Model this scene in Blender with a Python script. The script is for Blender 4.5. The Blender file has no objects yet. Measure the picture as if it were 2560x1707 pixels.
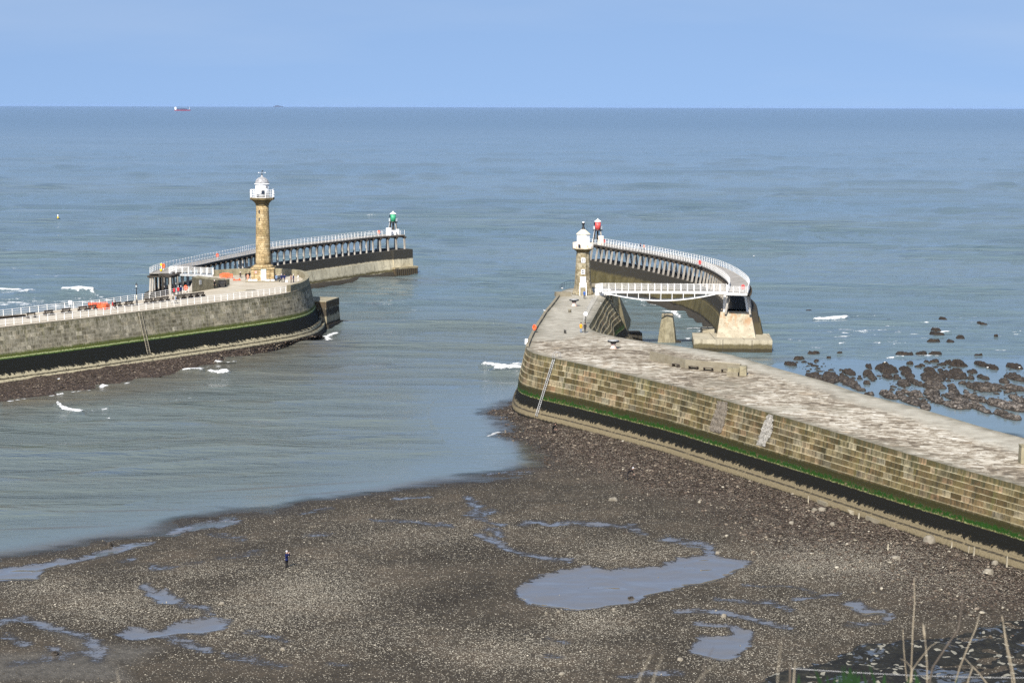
import bpy, bmesh, math, random
import numpy as np
from mathutils import Vector, Matrix, Quaternion
from mathutils import noise as mnoise

random.seed(7)
rng = np.random.default_rng(7)
C = bpy.context.scene.collection
SC = bpy.context.scene

# ------------------------------------------------------------------ camera
F = 4500.0                       # focal length in pixels of the 2560 px wide photograph
CAM_H = 50.0                     # metres above the water
CX, CY = 1280.0, 853.5
PITCH = math.atan((853.5 - 265.2) / F)
ROLL = 0.00273
cam_d = bpy.data.cameras.new("camera")
cam = bpy.data.objects.new("camera", cam_d)
C.objects.link(cam)
cam_d.sensor_width = 36.0
cam_d.lens = F / 2560.0 * 36.0
cam_d.clip_start = 0.3
cam_d.clip_end = 150000.0
cam.location = (0, 0, CAM_H)
R3 = Matrix.Rotation(math.pi / 2 - PITCH, 3, 'X') @ Matrix.Rotation(ROLL, 3, 'Z')
cam.rotation_euler = R3.to_euler()
cam_d.dof.use_dof = True
cam_d.dof.focus_distance = 300.0
cam_d.dof.aperture_fstop = 11.0
SC.camera = cam

# ------------------------------------------------------------------ light
SUN_EL = math.radians(42)
SUN_AZ = math.radians(16)        # behind the camera, swung to its left
sun_dir = Vector((-math.sin(SUN_AZ) * math.cos(SUN_EL), -math.cos(SUN_AZ) * math.cos(SUN_EL), math.sin(SUN_EL)))
sl = bpy.data.lights.new("sun", 'SUN')
sl.energy = 5.0
sl.angle = math.radians(0.53)
sl.color = (1.0, 0.94, 0.85)
so = bpy.data.objects.new("sun", sl)
C.objects.link(so)
so.location = (-60, -90, 150)
so.rotation_euler = (-sun_dir).to_track_quat('-Z', 'Y').to_euler()

W = bpy.data.worlds.new("World")
SC.world = W
W.use_nodes = True
wn = W.node_tree.nodes
wn.clear()
w_out = wn.new("ShaderNodeOutputWorld")
w_bg = wn.new("ShaderNodeBackground")
w_sky = wn.new("ShaderNodeTexSky")
w_sky.sky_type = 'NISHITA'
w_sky.sun_disc = False
w_sky.sun_elevation = SUN_EL
w_sky.sun_rotation = math.pi + SUN_AZ
w_sky.altitude = 50
w_sky.air_density = 1.0
w_sky.dust_density = 0.8
w_sky.ozone_density = 2.0
w_bg.inputs['Strength'].default_value = 0.125
# thin sea haze is left out of the sky model: look it up a little above the true direction
w_co = wn.new('ShaderNodeTexCoord'); w_mp = wn.new('ShaderNodeMapping')
w_mp.vector_type = 'POINT'; w_mp.inputs['Location'].default_value = (0, 0, 0.34); w_mp.inputs['Scale'].default_value = (1, 1, 0.7)
W.node_tree.links.new(w_co.outputs['Generated'], w_mp.inputs[0])
W.node_tree.links.new(w_mp.outputs[0], w_sky.inputs[0])
# a faint veil of high cloud
w_n = wn.new('ShaderNodeTexNoise'); w_n.inputs['Scale'].default_value = 2.2; w_n.inputs['Detail'].default_value = 5
w_m2 = wn.new('ShaderNodeMapping'); w_m2.inputs['Scale'].default_value = (1, 1, 7)
w_r = wn.new('ShaderNodeMapRange'); w_r.inputs[1].default_value = .42; w_r.inputs[2].default_value = .75; w_r.inputs[3].default_value = .05; w_r.inputs[4].default_value = .3
w_x = wn.new('ShaderNodeMix'); w_x.data_type = 'RGBA'
for a_, b_ in ((w_co.outputs['Generated'], w_m2.inputs[0]), (w_m2.outputs[0], w_n.inputs[0]), (w_n.outputs[0], w_r.inputs[0]), (w_r.outputs[0], w_x.inputs[0]), (w_sky.outputs[0], w_x.inputs[6]), (w_x.outputs[2], w_bg.inputs[0])):
    W.node_tree.links.new(a_, b_)
w_x.inputs[7].default_value = (3.6, 4.0, 4.5, 1)
W.node_tree.links.new(w_bg.outputs[0], w_out.inputs[0])

SC.view_settings.view_transform = 'Standard'
SC.view_settings.look = 'None'
SC.view_settings.exposure = 0.62
SC.view_settings.gamma = 1.0
SC.render.engine = 'CYCLES'
SC.cycles.max_bounces = 6
SC.cycles.diffuse_bounces = 2
SC.cycles.glossy_bounces = 2
SC.cycles.volume_bounces = 0
SC.cycles.use_denoising = False
SC.cycles.sample_clamp_direct = 3.0
SC.cycles.sample_clamp_indirect = 2.0

# ------------------------------------------------------------------ photo measurements -> world
def P(x, y, z):
    """world point at height z seen at photograph pixel (x, y)"""
    d = R3 @ Vector(((x - CX) / F, -(y - CY) / F, -1.0))
    t = (z - CAM_H) / d.z
    return Vector((d.x * t, d.y * t, z))

def PD(x, y, dist):
    """world point at forward distance dist (metres along Y) seen at pixel"""
    d = R3 @ Vector(((x - CX) / F, -(y - CY) / F, -1.0))
    t = dist / d.y
    return Vector((d.x * t, d.y * t, CAM_H + d.z * t))

R3i = np.array(R3.transposed())
def proj(xyz):
    """numpy (n,3) world points -> photograph pixels"""
    q = (xyz - np.array([0, 0, CAM_H])) @ R3i.T
    return np.stack([CX - q[:, 0] / q[:, 2] * F, CY + q[:, 1] / q[:, 2] * F], 1)

def Z(x0, y0, s, pts):
    """points measured in an enlarged crop -> photograph pixels"""
    return [(x0 + p[0] * s, y0 + p[1] * s) for p in pts]

# ------------------------------------------------------------------ numpy noise
_perm = rng.random((256, 256))
def vnoise(x, y):
    xi = np.floor(x).astype(int); yi = np.floor(y).astype(int)
    fx = x - xi; fy = y - yi
    fx = fx * fx * (3 - 2 * fx); fy = fy * fy * (3 - 2 * fy)
    a = _perm[xi & 255, yi & 255]; b = _perm[(xi + 1) & 255, yi & 255]
    c = _perm[xi & 255, (yi + 1) & 255]; d = _perm[(xi + 1) & 255, (yi + 1) & 255]
    return (a * (1 - fx) + b * fx) * (1 - fy) + (c * (1 - fx) + d * fx) * fy
def fbm(x, y, o=4):
    s = 0; a = 0.5
    for i in range(o):
        s = s + a * vnoise(x + 17.3 * i, y + 9.1 * i); x = x * 2.03; y = y * 2.03; a *= 0.5
    return s / (1 - 0.5 ** o)

def poly_sd(px, py, poly):
    """signed distance (positive inside) of points to polygon, numpy"""
    n = len(poly); best = np.full(px.shape, 1e18); ins = np.zeros(px.shape, bool)
    for i in range(n):
        x0, y0 = poly[i]; x1, y1 = poly[(i + 1) % n]
        dx, dy = x1 - x0, y1 - y0
        t = np.clip(((px - x0) * dx + (py - y0) * dy) / (dx * dx + dy * dy + 1e-12), 0, 1)
        best = np.minimum(best, (px - x0 - t * dx) ** 2 + (py - y0 - t * dy) ** 2)
        if y0 != y1:
            c = ((y0 > py) != (y1 > py)) & (px < dx * (py - y0) / (y1 - y0) + x0)
            ins ^= c
    d = np.sqrt(best)
    return np.where(ins, d, -d)
def line_d(px, py, pts):
    best = np.full(px.shape, 1e18)
    for (x0, y0), (x1, y1) in zip(pts[:-1], pts[1:]):
        dx, dy = x1 - x0, y1 - y0
        t = np.clip(((px - x0) * dx + (py - y0) * dy) / (dx * dx + dy * dy + 1e-12), 0, 1)
        best = np.minimum(best, (px - x0 - t * dx) ** 2 + (py - y0 - t * dy) ** 2)
    return np.sqrt(best)
def sstep(a, b, x):
    t = np.clip((x - a) / (b - a), 0, 1)
    return t * t * (3 - 2 * t)

# ------------------------------------------------------------------ material helper
class NT:
    def __init__(s, name, rough=0.85, spec=0.3):
        s.m = bpy.data.materials.new(name); s.m.use_nodes = True
        s.t = s.m.node_tree; s.t.nodes.clear()
        s.out = s.t.nodes.new("ShaderNodeOutputMaterial")
        s.b = s.t.nodes.new("ShaderNodeBsdfPrincipled")
        s.t.links.new(s.b.outputs[0], s.out.inputs[0])
        s.b.inputs['Roughness'].default_value = rough
        s.b.inputs['Specular IOR Level'].default_value = spec
    def set(s, sock, v):
        if hasattr(v, 'is_output'): s.t.links.new(v, sock)
        elif isinstance(v, (tuple, list)) and len(v) == 3 and sock.type == 'RGBA': sock.default_value = (*v, 1)
        else: sock.default_value = v
    def bs(s, name, v): s.set(s.b.inputs[name], v)
    def geo(s): return s.t.nodes.new("ShaderNodeNewGeometry").outputs['Position']
    def objc(s): return s.t.nodes.new("ShaderNodeTexCoord").outputs['Object']
    def uv(s): return s.t.nodes.new("ShaderNodeTexCoord").outputs['UV']
    def attr(s, n):
        a = s.t.nodes.new("ShaderNodeAttribute"); a.attribute_name = n; return a.outputs['Fac']
    def objrand(s): return s.t.nodes.new("ShaderNodeObjectInfo").outputs['Random']
    def sep(s, v):
        n = s.t.nodes.new("ShaderNodeSeparateXYZ"); s.set(n.inputs[0], v); return n.outputs
    def comb(s, x, y, z=0.0):
        n = s.t.nodes.new("ShaderNodeCombineXYZ")
        for i, v in enumerate((x, y, z)): s.set(n.inputs[i], v)
        return n.outputs[0]
    def scale(s, v, sc):
        n = s.t.nodes.new("ShaderNodeVectorMath"); n.operation = 'MULTIPLY'; s.set(n.inputs[0], v)
        n.inputs[1].default_value = sc; return n.outputs[0]
    def noise(s, v, sc=1.0, det=4.0, rough=0.55, dist=0.0):
        n = s.t.nodes.new("ShaderNodeTexNoise"); s.set(n.inputs['Vector'], v)
        n.inputs['Scale'].default_value = sc; n.inputs['Detail'].default_value = det
        n.inputs['Roughness'].default_value = rough; n.inputs['Distortion'].default_value = dist
        return n.outputs['Fac']
    def vor(s, v, sc=1.0, feat='F1', out='Distance', rnd=1.0):
        n = s.t.nodes.new("ShaderNodeTexVoronoi"); n.feature = feat; s.set(n.inputs['Vector'], v)
        n.inputs['Scale'].default_value = sc; n.inputs['Randomness'].default_value = rnd
        return n.outputs[out]
    def white(s, v):
        n = s.t.nodes.new("ShaderNodeTexWhiteNoise"); n.noise_dimensions = '3D'; s.set(n.inputs['Vector'], v)
        return n.outputs['Value']
    def math(s, op, a, b=0.0, clamp=False):
        n = s.t.nodes.new("ShaderNodeMath"); n.operation = op; n.use_clamp = clamp
        s.set(n.inputs[0], a); s.set(n.inputs[1], b); return n.outputs[0]
    def rng(s, v, a, b, c=0.0, d=1.0):
        n = s.t.nodes.new("ShaderNodeMapRange"); s.set(n.inputs[0], v)
        n.interpolation_type = 'SMOOTHSTEP'
        for i, q in enumerate((a, b, c, d)): n.inputs[i + 1].default_value = q
        return n.outputs[0]
    def mix(s, f, a, b, mode='MIX'):
        n = s.t.nodes.new("ShaderNodeMix"); n.data_type = 'RGBA'; n.blend_type = mode; n.clamp_factor = True
        s.set(n.inputs['Factor'], f); s.set(n.inputs[6], a); s.set(n.inputs[7], b); return n.outputs[2]
    def ramp(s, f, stops):
        n = s.t.nodes.new("ShaderNodeValToRGB"); s.set(n.inputs[0], f); e = n.color_ramp.elements
        while len(e) < len(stops): e.new(0.5)
        for el, (p, c) in zip(e, stops):
            el.position = p; el.color = (*c, 1) if len(c) == 3 else c
        return n.outputs[0]
    def bump(s, h, strength=0.5, dist=0.1, normal=None):
        n = s.t.nodes.new("ShaderNodeBump"); s.set(n.inputs['Strength'], strength)
        n.inputs['Distance'].default_value = dist; s.set(n.inputs['Height'], h)
        if normal is not None: s.set(n.inputs['Normal'], normal)
        return n.outputs[0]

def paint(name, col, rough=0.5, spec=0.4, wear=0.12, wearcol=None, sc=3.0):
    m = NT(name, rough, spec); p = m.objc()
    n = m.noise(p, sc, 5)
    c2 = wearcol or tuple(v * (1 - wear * 2.5) for v in col)
    m.bs('Base Color', m.mix(m.rng(n, 0.42, 0.75), col, c2))
    m.bs('Roughness', m.rng(n, 0.2, 0.8, rough - 0.1, rough + 0.15))
    return m.m

def timber(name, a, b, sc=2.0):
    m = NT(name, 0.85, 0.2); p = m.objc()
    n = m.noise(m.scale(p, (sc, sc, sc * 0.25)), 2.0, 6)
    n2 = m.noise(m.geo(), 0.35, 3)
    f = m.math('ADD', m.math('MULTIPLY', n, 0.6), m.math('MULTIPLY', n2, 0.4))
    m.bs('Base Color', m.ramp(f, [(0.35, b), (0.62, a)]))
    m.bs('Normal', m.bump(n, 0.5, 0.05))
    return m.m

# ------------------------------------------------------------------ mesh builder
class MB:
    def __init__(s): s.v = []; s.f = []; s.uv = []; s.mi = []; s.sm = []
    def face(s, pts, uv=None, mi=0, smooth=False):
        i = len(s.v); s.v += [tuple(p) for p in pts]; s.f.append(tuple(range(i, i + len(pts))))
        s.uv.append(uv or [(0, 0)] * len(pts)); s.mi.append(mi); s.sm.append(smooth)
    def hexa(s, p, mi=0):
        """8 corners: bottom 0-3 ccw, top 4-7"""
        for q in ((3, 2, 1, 0), (4, 5, 6, 7), (0, 1, 5, 4), (1, 2, 6, 5), (2, 3, 7, 6), (3, 0, 4, 7)):
            a, b, c, d = [Vector(p[k]) for k in q]
            w = (b - a).length; h = (d - a).length
            s.face([a, b, c, d], [(0, a.z), (w, b.z), (w, c.z), (0, d.z)] if abs(d.z - a.z) > .01 else [(a.x, a.y), (b.x, b.y), (c.x, c.y), (d.x, d.y)], mi)
    def box(s, c, d, rz=0.0, mi=0, taper=1.0):
        x, y, z = d[0] / 2, d[1] / 2, d[2] / 2
        co, si = math.cos(rz), math.sin(rz); pts = []
        for zz, k in ((-z, 1.0), (z, taper)):
            for sx, sy in ((-1, -1), (1, -1), (1, 1), (-1, 1)):
                a, b = sx * x * k, sy * y * k
                pts.append((c[0] + a * co - b * si, c[1] + a * si + b * co, c[2] + zz))
        s.hexa(pts, mi)
    def beam(s, p0, p1, w, h=None, mi=0, up=(0, 0, 1), k=1.0):
        h = h or w; p0 = Vector(p0); p1 = Vector(p1); d = (p1 - p0).normalized()
        u = d.cross(Vector(up))
        if u.length < 1e-4: u = d.cross(Vector((1, 0, 0)))
        u.normalize(); v = u.cross(d).normalized()
        pts = []
        for p, kk in ((p0, 1.0), (p1, k)):
            for a, b in ((-1, -1), (1, -1), (1, 1), (-1, 1)):
                pts.append(p + u * (a * w / 2 * kk) + v * (b * h / 2 * kk))
        s.hexa(pts, mi)
    def tube(s, pts, r, n=8, mi=0, close=False, cap=True, smooth=True):
        pts = [Vector(p) for p in pts]; rr = r if isinstance(r, (list, tuple)) else [r] * len(pts)
        rings = []; N = len(pts); pu = None
        for i, p in enumerate(pts):
            a = pts[(i - 1) % N] if (close or i > 0) else p
            b = pts[(i + 1) % N] if (close or i < N - 1) else p
            d = (b - a).normalized()
            u = (pu - d * pu.dot(d)) if pu is not None else d.cross(Vector((0, 0, 1)))
            if u.length < 1e-4: u = d.cross(Vector((1, 0, 0)))
            u.normalize(); pu = u; v = d.cross(u)
            rings.append([p + (u * math.cos(2 * math.pi * k / n) + v * math.sin(2 * math.pi * k / n)) * rr[i] for k in range(n)])
        for i in range(N if close else N - 1):
            A, B = rings[i], rings[(i + 1) % N]
            for k in range(n):
                s.face([A[k], A[(k + 1) % n], B[(k + 1) % n], B[k]], None, mi, smooth)
        if cap and not close:
            s.face(rings[0][::-1], None, mi); s.face(rings[-1], None, mi)
    def lathe(s, prof, n=24, c=(0, 0, 0), mi=0, smooth=True, rot=0.0, capb=True, capt=True, usc=None):
        """prof = [(r, z)...] bottom to top"""
        cx, cy, cz = c
        def pt(r, z, k):
            a = rot + 2 * math.pi * k / n
            return (cx + r * math.cos(a), cy + r * math.sin(a), cz + z)
        for (r0, z0), (r1, z1) in zip(prof[:-1], prof[1:]):
            for k in range(n):
                rm = usc or max(r0, r1); u0 = 2 * math.pi * k / n * rm; u1 = 2 * math.pi * (k + 1) / n * rm
                if r1 < 1e-5: s.face([pt(r0, z0, k), pt(r0, z0, k + 1), pt(r1, z1, k)], [(u0, z0), (u1, z0), (u0, z1)], mi, smooth)
                elif r0 < 1e-5: s.face([pt(r0, z0, k), pt(r1, z1, k + 1), pt(r1, z1, k)], [(u0, z0), (u1, z1), (u0, z1)], mi, smooth)
                else: s.face([pt(r0, z0, k), pt(r0, z0, k + 1), pt(r1, z1, k + 1), pt(r1, z1, k)], [(u0, z0), (u1, z0), (u1, z1), (u0, z1)], mi, smooth)
        if capb and prof[0][0] > 1e-5: s.face([pt(*prof[0], k) for k in range(n)][::-1], None, mi)
        if capt and prof[-1][0] > 1e-5: s.face([pt(*prof[-1], k) for k in range(n)], None, mi)
    def build(s, name, mats, parent=None, world=True, loc=None, merge=True):
        """one mesh object; if parent is given and world, vertices are in world space"""
        off = wloc(parent) if (parent is not None and world) else Vector((0, 0, 0))
        me = bpy.data.meshes.new(name)
        me.from_pydata([(v[0] - off.x, v[1] - off.y, v[2] - off.z) for v in s.v], [], s.f)
        uvl = me.uv_layers.new(name="UVMap")
        uvl.data.foreach_set("uv", [c for u in s.uv for q in u for c in q])
        for m in (mats if isinstance(mats, (list, tuple)) else [mats]): me.materials.append(m)
        me.polygons.foreach_set("material_index", s.mi)
        me.polygons.foreach_set("use_smooth", s.sm)
        if merge:
            bm = bmesh.new(); bm.from_mesh(me); bmesh.ops.remove_doubles(bm, verts=bm.verts, dist=1e-4)
            bm.to_mesh(me); bm.free()
        me.update()
        o = bpy.data.objects.new(name, me); C.objects.link(o)
        if parent is not None: o.parent = parent
        if loc is not None: o.location = loc
        return o

def wloc(o):
    v = Vector((0, 0, 0))
    while o is not None:
        v = v + o.location; o = o.parent
    return v

def tag(o, label=None, cat=None, group=None, kind=None):
    if label: o['label'] = label
    if cat: o['category'] = cat
    if group: o['group'] = group
    if kind: o['kind'] = kind
    return o
def thing(name, label, cat, loc=(0, 0, 0), rz=0.0, group=None):
    o = bpy.data.objects.new(name, None); C.objects.link(o)
    o.empty_display_size = 0.3
    o.location = loc; o.rotation_euler = (0, 0, rz)
    return tag(o, label, cat, group)
def dup(o, loc, rz=0.0, label=None):
    r = o.copy(); C.objects.link(r); r.location = loc; r.rotation_euler = (0, 0, rz)
    if label: r['label'] = label
    def rec(src, dst):
        for ch in list(src.children):
            c = ch.copy(); C.objects.link(c); c.parent = dst; rec(ch, c)
    rec(o, r); return r
def inst(src, parent, loc, rz=0.0, name=None, scale=None):
    """copy of one mesh object as a part of parent; loc in world space"""
    c = src.copy()
    if name: c.name = name
    C.objects.link(c); c.parent = parent
    c.location = Vector(loc) - wloc(parent); c.rotation_euler = (0, 0, rz)
    if scale: c.scale = scale
    return c
def grid_object(name, X, Y, Zc, mat, attrs={}, smooth=True, kind=None):
    """numpy 2-D grids -> one mesh"""
    r, c = X.shape
    co = np.stack([X, Y, Zc], -1).reshape(-1, 3).astype(np.float32)
    idx = np.arange(r * c).reshape(r, c)
    q = np.stack([idx[:-1, :-1], idx[:-1, 1:], idx[1:, 1:], idx[1:, :-1]], -1).reshape(-1, 4)
    me = bpy.data.meshes.new(name)
    me.vertices.add(len(co)); me.vertices.foreach_set("co", co.ravel())
    me.loops.add(q.size); me.loops.foreach_set("vertex_index", q.ravel().astype(np.int32))
    me.polygons.add(len(q)); me.polygons.foreach_set("loop_start", (np.arange(len(q)) * 4).astype(np.int32))
    me.polygons.foreach_set("use_smooth", np.full(len(q), smooth))
    me.update(calc_edges=True)
    for k, a in attrs.items():
        at = me.attributes.new(k, 'FLOAT', 'POINT'); at.data.foreach_set("value", a.ravel().astype(np.float32))
    me.materials.append(mat)
    o = bpy.data.objects.new(name, me); C.objects.link(o)
    if kind: o['kind'] = kind
    return o
def resample(pts, step):
    """Catmull-Rom through pts, then equal steps"""
    pts = [Vector(p) for p in pts]; fine = []
    for i in range(len(pts) - 1):
        p0 = pts[max(i - 1, 0)]; p1 = pts[i]; p2 = pts[i + 1]; p3 = pts[min(i + 2, len(pts) - 1)]
        for k in range(12):
            t = k / 12
            fine.append(0.5 * ((2 * p1) + (p2 - p0) * t + (2 * p0 - 5 * p1 + 4 * p2 - p3) * t * t + (3 * p1 - p0 - 3 * p2 + p3) * t ** 3))
    fine.append(pts[-1])
    L = [0.0]
    for a, b in zip(fine[:-1], fine[1:]): L.append(L[-1] + (b - a).length)
    n = max(1, round(L[-1] / step)); out = []; j = 0
    for k in range(n + 1):
        d = L[-1] * k / n
        while j < len(L) - 2 and L[j + 1] < d: j += 1
        t = (d - L[j]) / max(1e-9, L[j + 1] - L[j]); out.append(fine[j].lerp(fine[j + 1], min(1, max(0, t))))
    return out
# ================================================================== materials
def masonry(name, h, w, stones, mortar, bands, streak=0.5, mort_w=0.035, darktop=0.0, bumpd=0.06, voff=0.0, lit_arris=0.0):
    """coursed stone; uv = metres along the wall, height. bands: list of (z0, z1, soft, wobble, colour, gap)"""
    m = NT(name, 0.9, 0.2); s = m.sep(m.uv()); u, v = s[0], s[1]
    vo = m.math('SUBTRACT', v, voff); row = m.math('FLOOR', m.math('DIVIDE', vo, h))
    rr = m.white(m.comb(row, 3.7, 1.0))
    uu = m.math('ADD', m.math('DIVIDE', u, w), m.math('MULTIPLY', rr, 7.0))
    uu = m.math('ADD', uu, m.math('MULTIPLY', m.noise(m.comb(m.math('MULTIPLY', u, 0.5), row), 1.0, 1), 0.9))
    col = m.math('FLOOR', uu)
    rnd = m.white(m.comb(row, col, 2.0))
    c = m.ramp(rnd, stones)
    uvv = m.comb(u, v)
    n1 = m.noise(uvv, 0.16, 4)
    c = m.mix(m.rng(n1, 0.35, 0.7, 0.1, 0.7), c, m.ramp(m.noise(uvv, 0.5, 5), [(0.3, stones[0][1]), (0.7, stones[-1][1])]))
    n2 = m.noise(uvv, 2.6, 6)
    c = m.mix(m.rng(n2, 0.4, 0.75, 0.0, 0.55), c, (0.05, 0.042, 0.02))
    big = m.noise(m.comb(m.math('MULTIPLY', u, 0.16), m.math('MULTIPLY', v, 0.3), 5.0), 1.0, 4)
    c = m.mix(m.math('MULTIPLY', m.rng(big, 0.48, 0.62), min(1.0, streak * .7)), c, (0.055, 0.046, 0.024))
    # weather streaks run down from the coping
    st = m.noise(m.comb(m.math('MULTIPLY', u, 1.3), m.math('MULTIPLY', v, 0.12), rr), 1.6, 5)
    stf = m.math('MULTIPLY', m.rng(st, 0.46, 0.68), streak)
    c = m.mix(stf, c, (0.035, 0.033, 0.02))
    st2 = m.noise(m.comb(m.math('MULTIPLY', u, 0.9), m.math('MULTIPLY', v, 0.1), 9.0), 1.5, 4)
    c = m.mix(m.math('MULTIPLY', m.rng(st2, 0.55, 0.72), 0.4), c, (0.12, 0.12, 0.035))
    if darktop:
        c = m.mix(m.math('MULTIPLY', m.rng(m.math('ADD', v, m.math('MULTIPLY', m.math('SUBTRACT', st, 0.5), 6.0)), 8.6, 10.6), darktop), c, (0.06, 0.06, 0.03))
    fv = m.math('FRACT', m.math('DIVIDE', vo, h)); fu = m.math('FRACT', uu)
    mo = m.math('MAXIMUM', m.math('LESS_THAN', fv, mort_w / h), m.math('LESS_THAN', fu, mort_w / w))
    c = m.mix(m.math('MULTIPLY', mo, 0.75), c, mortar)
    if lit_arris:
        c = m.mix(m.math('MULTIPLY', m.math('MULTIPLY', m.rng(fv, .05, .12, 1.0, 0.0), m.rng(v, 4.0, 4.6)), m.rng(m.noise(uvv, .8, 5), .38, .62, .1 * lit_arris, lit_arris)), c, (0.46, 0.42, 0.29))  # sunlit look of the course edges, put into the colour as a pale strip
    wob = m.math('SUBTRACT', m.noise(m.comb(m.math('MULTIPLY', u, 1.0), m.math('MULTIPLY', v, 0.25)), 1.5, 8, 0.78), 0.5)
    for (z0, z1, soft, wb, bc, gap) in bands:
        wl, wh = wb if isinstance(wb, tuple) else (wb, wb)
        vl = m.math('ADD', v, m.math('MULTIPLY', wob, wl)); vh = m.math('ADD', v, m.math('MULTIPLY', wob, wh))
        f = m.math('MULTIPLY', m.rng(vl, z0 - soft, z0 + soft), m.rng(vh, z1 - soft, z1 + soft, 1.0, 0.0))
        if gap: f = m.math('MULTIPLY', f, m.rng(m.noise(uvv, 1.7, 6, 0.7), gap, gap + 0.12))
        cc = m.mix(m.noise(uvv, 4.0, 5), tuple(k * 0.5 for k in bc), tuple(k * 1.5 for k in bc))
        c = m.mix(f, c, cc)
    m.bs('Base Color', c)
    hgt = m.math('SUBTRACT', m.math('ADD', m.math('MULTIPLY', n2, 0.5), m.math('MULTIPLY', rnd, 0.35)), m.math('MULTIPLY', mo, 0.7))
    m.bs('Normal', m.bump(hgt, 0.8, bumpd))
    return m.m

M = {}
M['wall_west'] = masonry('weathered grey pier masonry', 0.72, 1.15,
    [(0.0, (0.09, 0.08, 0.05)), (0.3, (0.17, 0.155, 0.11)), (0.6, (0.27, 0.25, 0.185)), (0.82, (0.34, 0.29, 0.19)), (1.0, (0.48, 0.44, 0.34))], (0.36, 0.33, 0.26),
    [(8.0, 10.2, .5, 2.0, (0.12, 0.10, 0.02), .56), (4.75, 5.6, 0.35, 1.2, (0.06, 0.075, 0.015), 0.0), (4.75, 4.98, 0.1, 0.5, (0.33, 0.37, 0.17), 0.38), (4.5, 4.78, 0.12, 0.5, (0.035, 0.075, 0.01), 0.0), (0.9, 2.4, 0.1, .3, (0.44, 0.39, 0.26), 0.0), (1.30, 1.42, .03, .2, (.02, .018, .012), 0), (1.95, 4.6, 0.08, (2.6, .5), (0.009, 0.010, 0.008), 0.0), (0.8, 2.6, 0.3, 1.0, (0.012, 0.011, 0.008), 0.53),
     (-1.0, 0.8, 0.12, 0.7, (0.02, 0.016, 0.011), 0.0)], 0.5, 0.045, 0.6)
M['wall_east'] = masonry('weathered brown pier masonry', 0.87, 1.75,
    [(0.0, (0.045, 0.036, 0.013)), (0.3, (0.11, 0.088, 0.036)), (0.5, (0.19, 0.152, 0.072)), (0.66, (0.26, 0.225, 0.125)), (0.8, (0.24, 0.225, 0.165)), (0.9, (0.40, 0.345, 0.22)), (1.0, (0.32, 0.2, 0.11))], (0.34, 0.31, 0.2),
    [(3.85, 5.0, 0.35, 1.0, (0.032, 0.03, 0.01), 0.0), (3.45, 4.05, 0.14, (.5, 2.2), (0.009, 0.042, 0.003), 0.36), (3.5, 3.9, .05, .8, (0.02, 0.06, 0.006), 0.52), (3.3, 3.58, 0.06, 0.7, (0.25, 0.26, 0.11), 0.47),
     (0.4, 2.3, .1, .4, (.20, .165, .10), 0.0), (1.22, 1.36, .04, .25, (.045, .038, .027), .36), (1.85, 3.42, 0.07, (2.1, .4), (0.008, 0.008, 0.006), 0.0), (1.6, 2.2, .15, 1.2, (.10, .075, .035), .58),  # thin dark entry: shadow line between the two toe ledges, painted in
     (-1.0, 0.55, 0.15, 0.8, (0.015, 0.013, 0.010), 0.0)], 0.75, 0.03, 0.72, 0.06, 0.73, 0.42)

def concrete(name, cols, bands=(), sc=0.3, panel=4.0, crack=0.5):
    m = NT(name, 0.9, 0.2); p = m.geo(); s = m.sep(p); z = s[2]
    n = m.noise(p, sc, 6, 0.6); n2 = m.noise(m.scale(p, (1.2, 1.2, 0.25)), 0.8, 5); n3 = m.noise(p, 3.0, 5)
    c = m.ramp(n, [(0.3, cols[0]), (0.7, cols[1])])
    c = m.mix(m.rng(n2, 0.5, 0.75, 0.0, 0.5), c, tuple(k * 0.4 for k in cols[0]))
    c = m.mix(m.rng(n3, 0.5, 0.8, 0.0, 0.4), c, cols[1])
    wob = m.math('SUBTRACT', m.noise(m.scale(p, (1, 1, 0.3)), 0.7, 6, 0.7), 0.5)
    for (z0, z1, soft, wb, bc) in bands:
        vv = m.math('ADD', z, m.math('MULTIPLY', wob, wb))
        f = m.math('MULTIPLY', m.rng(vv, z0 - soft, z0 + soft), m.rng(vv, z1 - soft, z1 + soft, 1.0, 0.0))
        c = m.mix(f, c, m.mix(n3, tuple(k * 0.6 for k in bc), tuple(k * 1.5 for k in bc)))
    s2 = m.sep(m.uv()); fu = m.math('FRACT', m.math('DIVIDE', s2[0], panel))
    cr = m.math('MAXIMUM', m.math('LESS_THAN', fu, 0.03), m.math('MULTIPLY', m.math('LESS_THAN', m.vor(p, 0.45, 'DISTANCE_TO_EDGE'), 0.02), crack))
    c = m.mix(m.math('MULTIPLY', cr, 0.6), c, (0.05, 0.045, 0.035))
    m.bs('Base Color', c); m.bs('Normal', m.bump(n3, 0.5, 0.05)); return m.m
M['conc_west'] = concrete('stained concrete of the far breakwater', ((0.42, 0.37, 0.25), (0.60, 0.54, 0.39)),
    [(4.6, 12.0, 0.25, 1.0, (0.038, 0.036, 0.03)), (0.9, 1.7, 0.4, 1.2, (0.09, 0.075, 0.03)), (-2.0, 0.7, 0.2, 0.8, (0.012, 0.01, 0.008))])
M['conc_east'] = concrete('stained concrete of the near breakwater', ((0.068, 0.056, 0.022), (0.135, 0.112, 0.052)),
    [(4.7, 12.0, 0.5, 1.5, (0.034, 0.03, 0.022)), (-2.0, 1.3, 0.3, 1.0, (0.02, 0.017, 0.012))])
M['conc_block'] = concrete('pale concrete foundation', ((0.29, 0.255, 0.18), (0.44, 0.40, 0.30)), [(-2.0, 1.3, 0.25, 1.2, (0.10, 0.085, 0.045)), (-2, .4, .2, .5, (.04, .034, .02))], panel=6.0, crack=0.25)
m = NT('rust stained concrete', 0.9, 0.2); p = m.geo(); s = m.sep(p)
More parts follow.
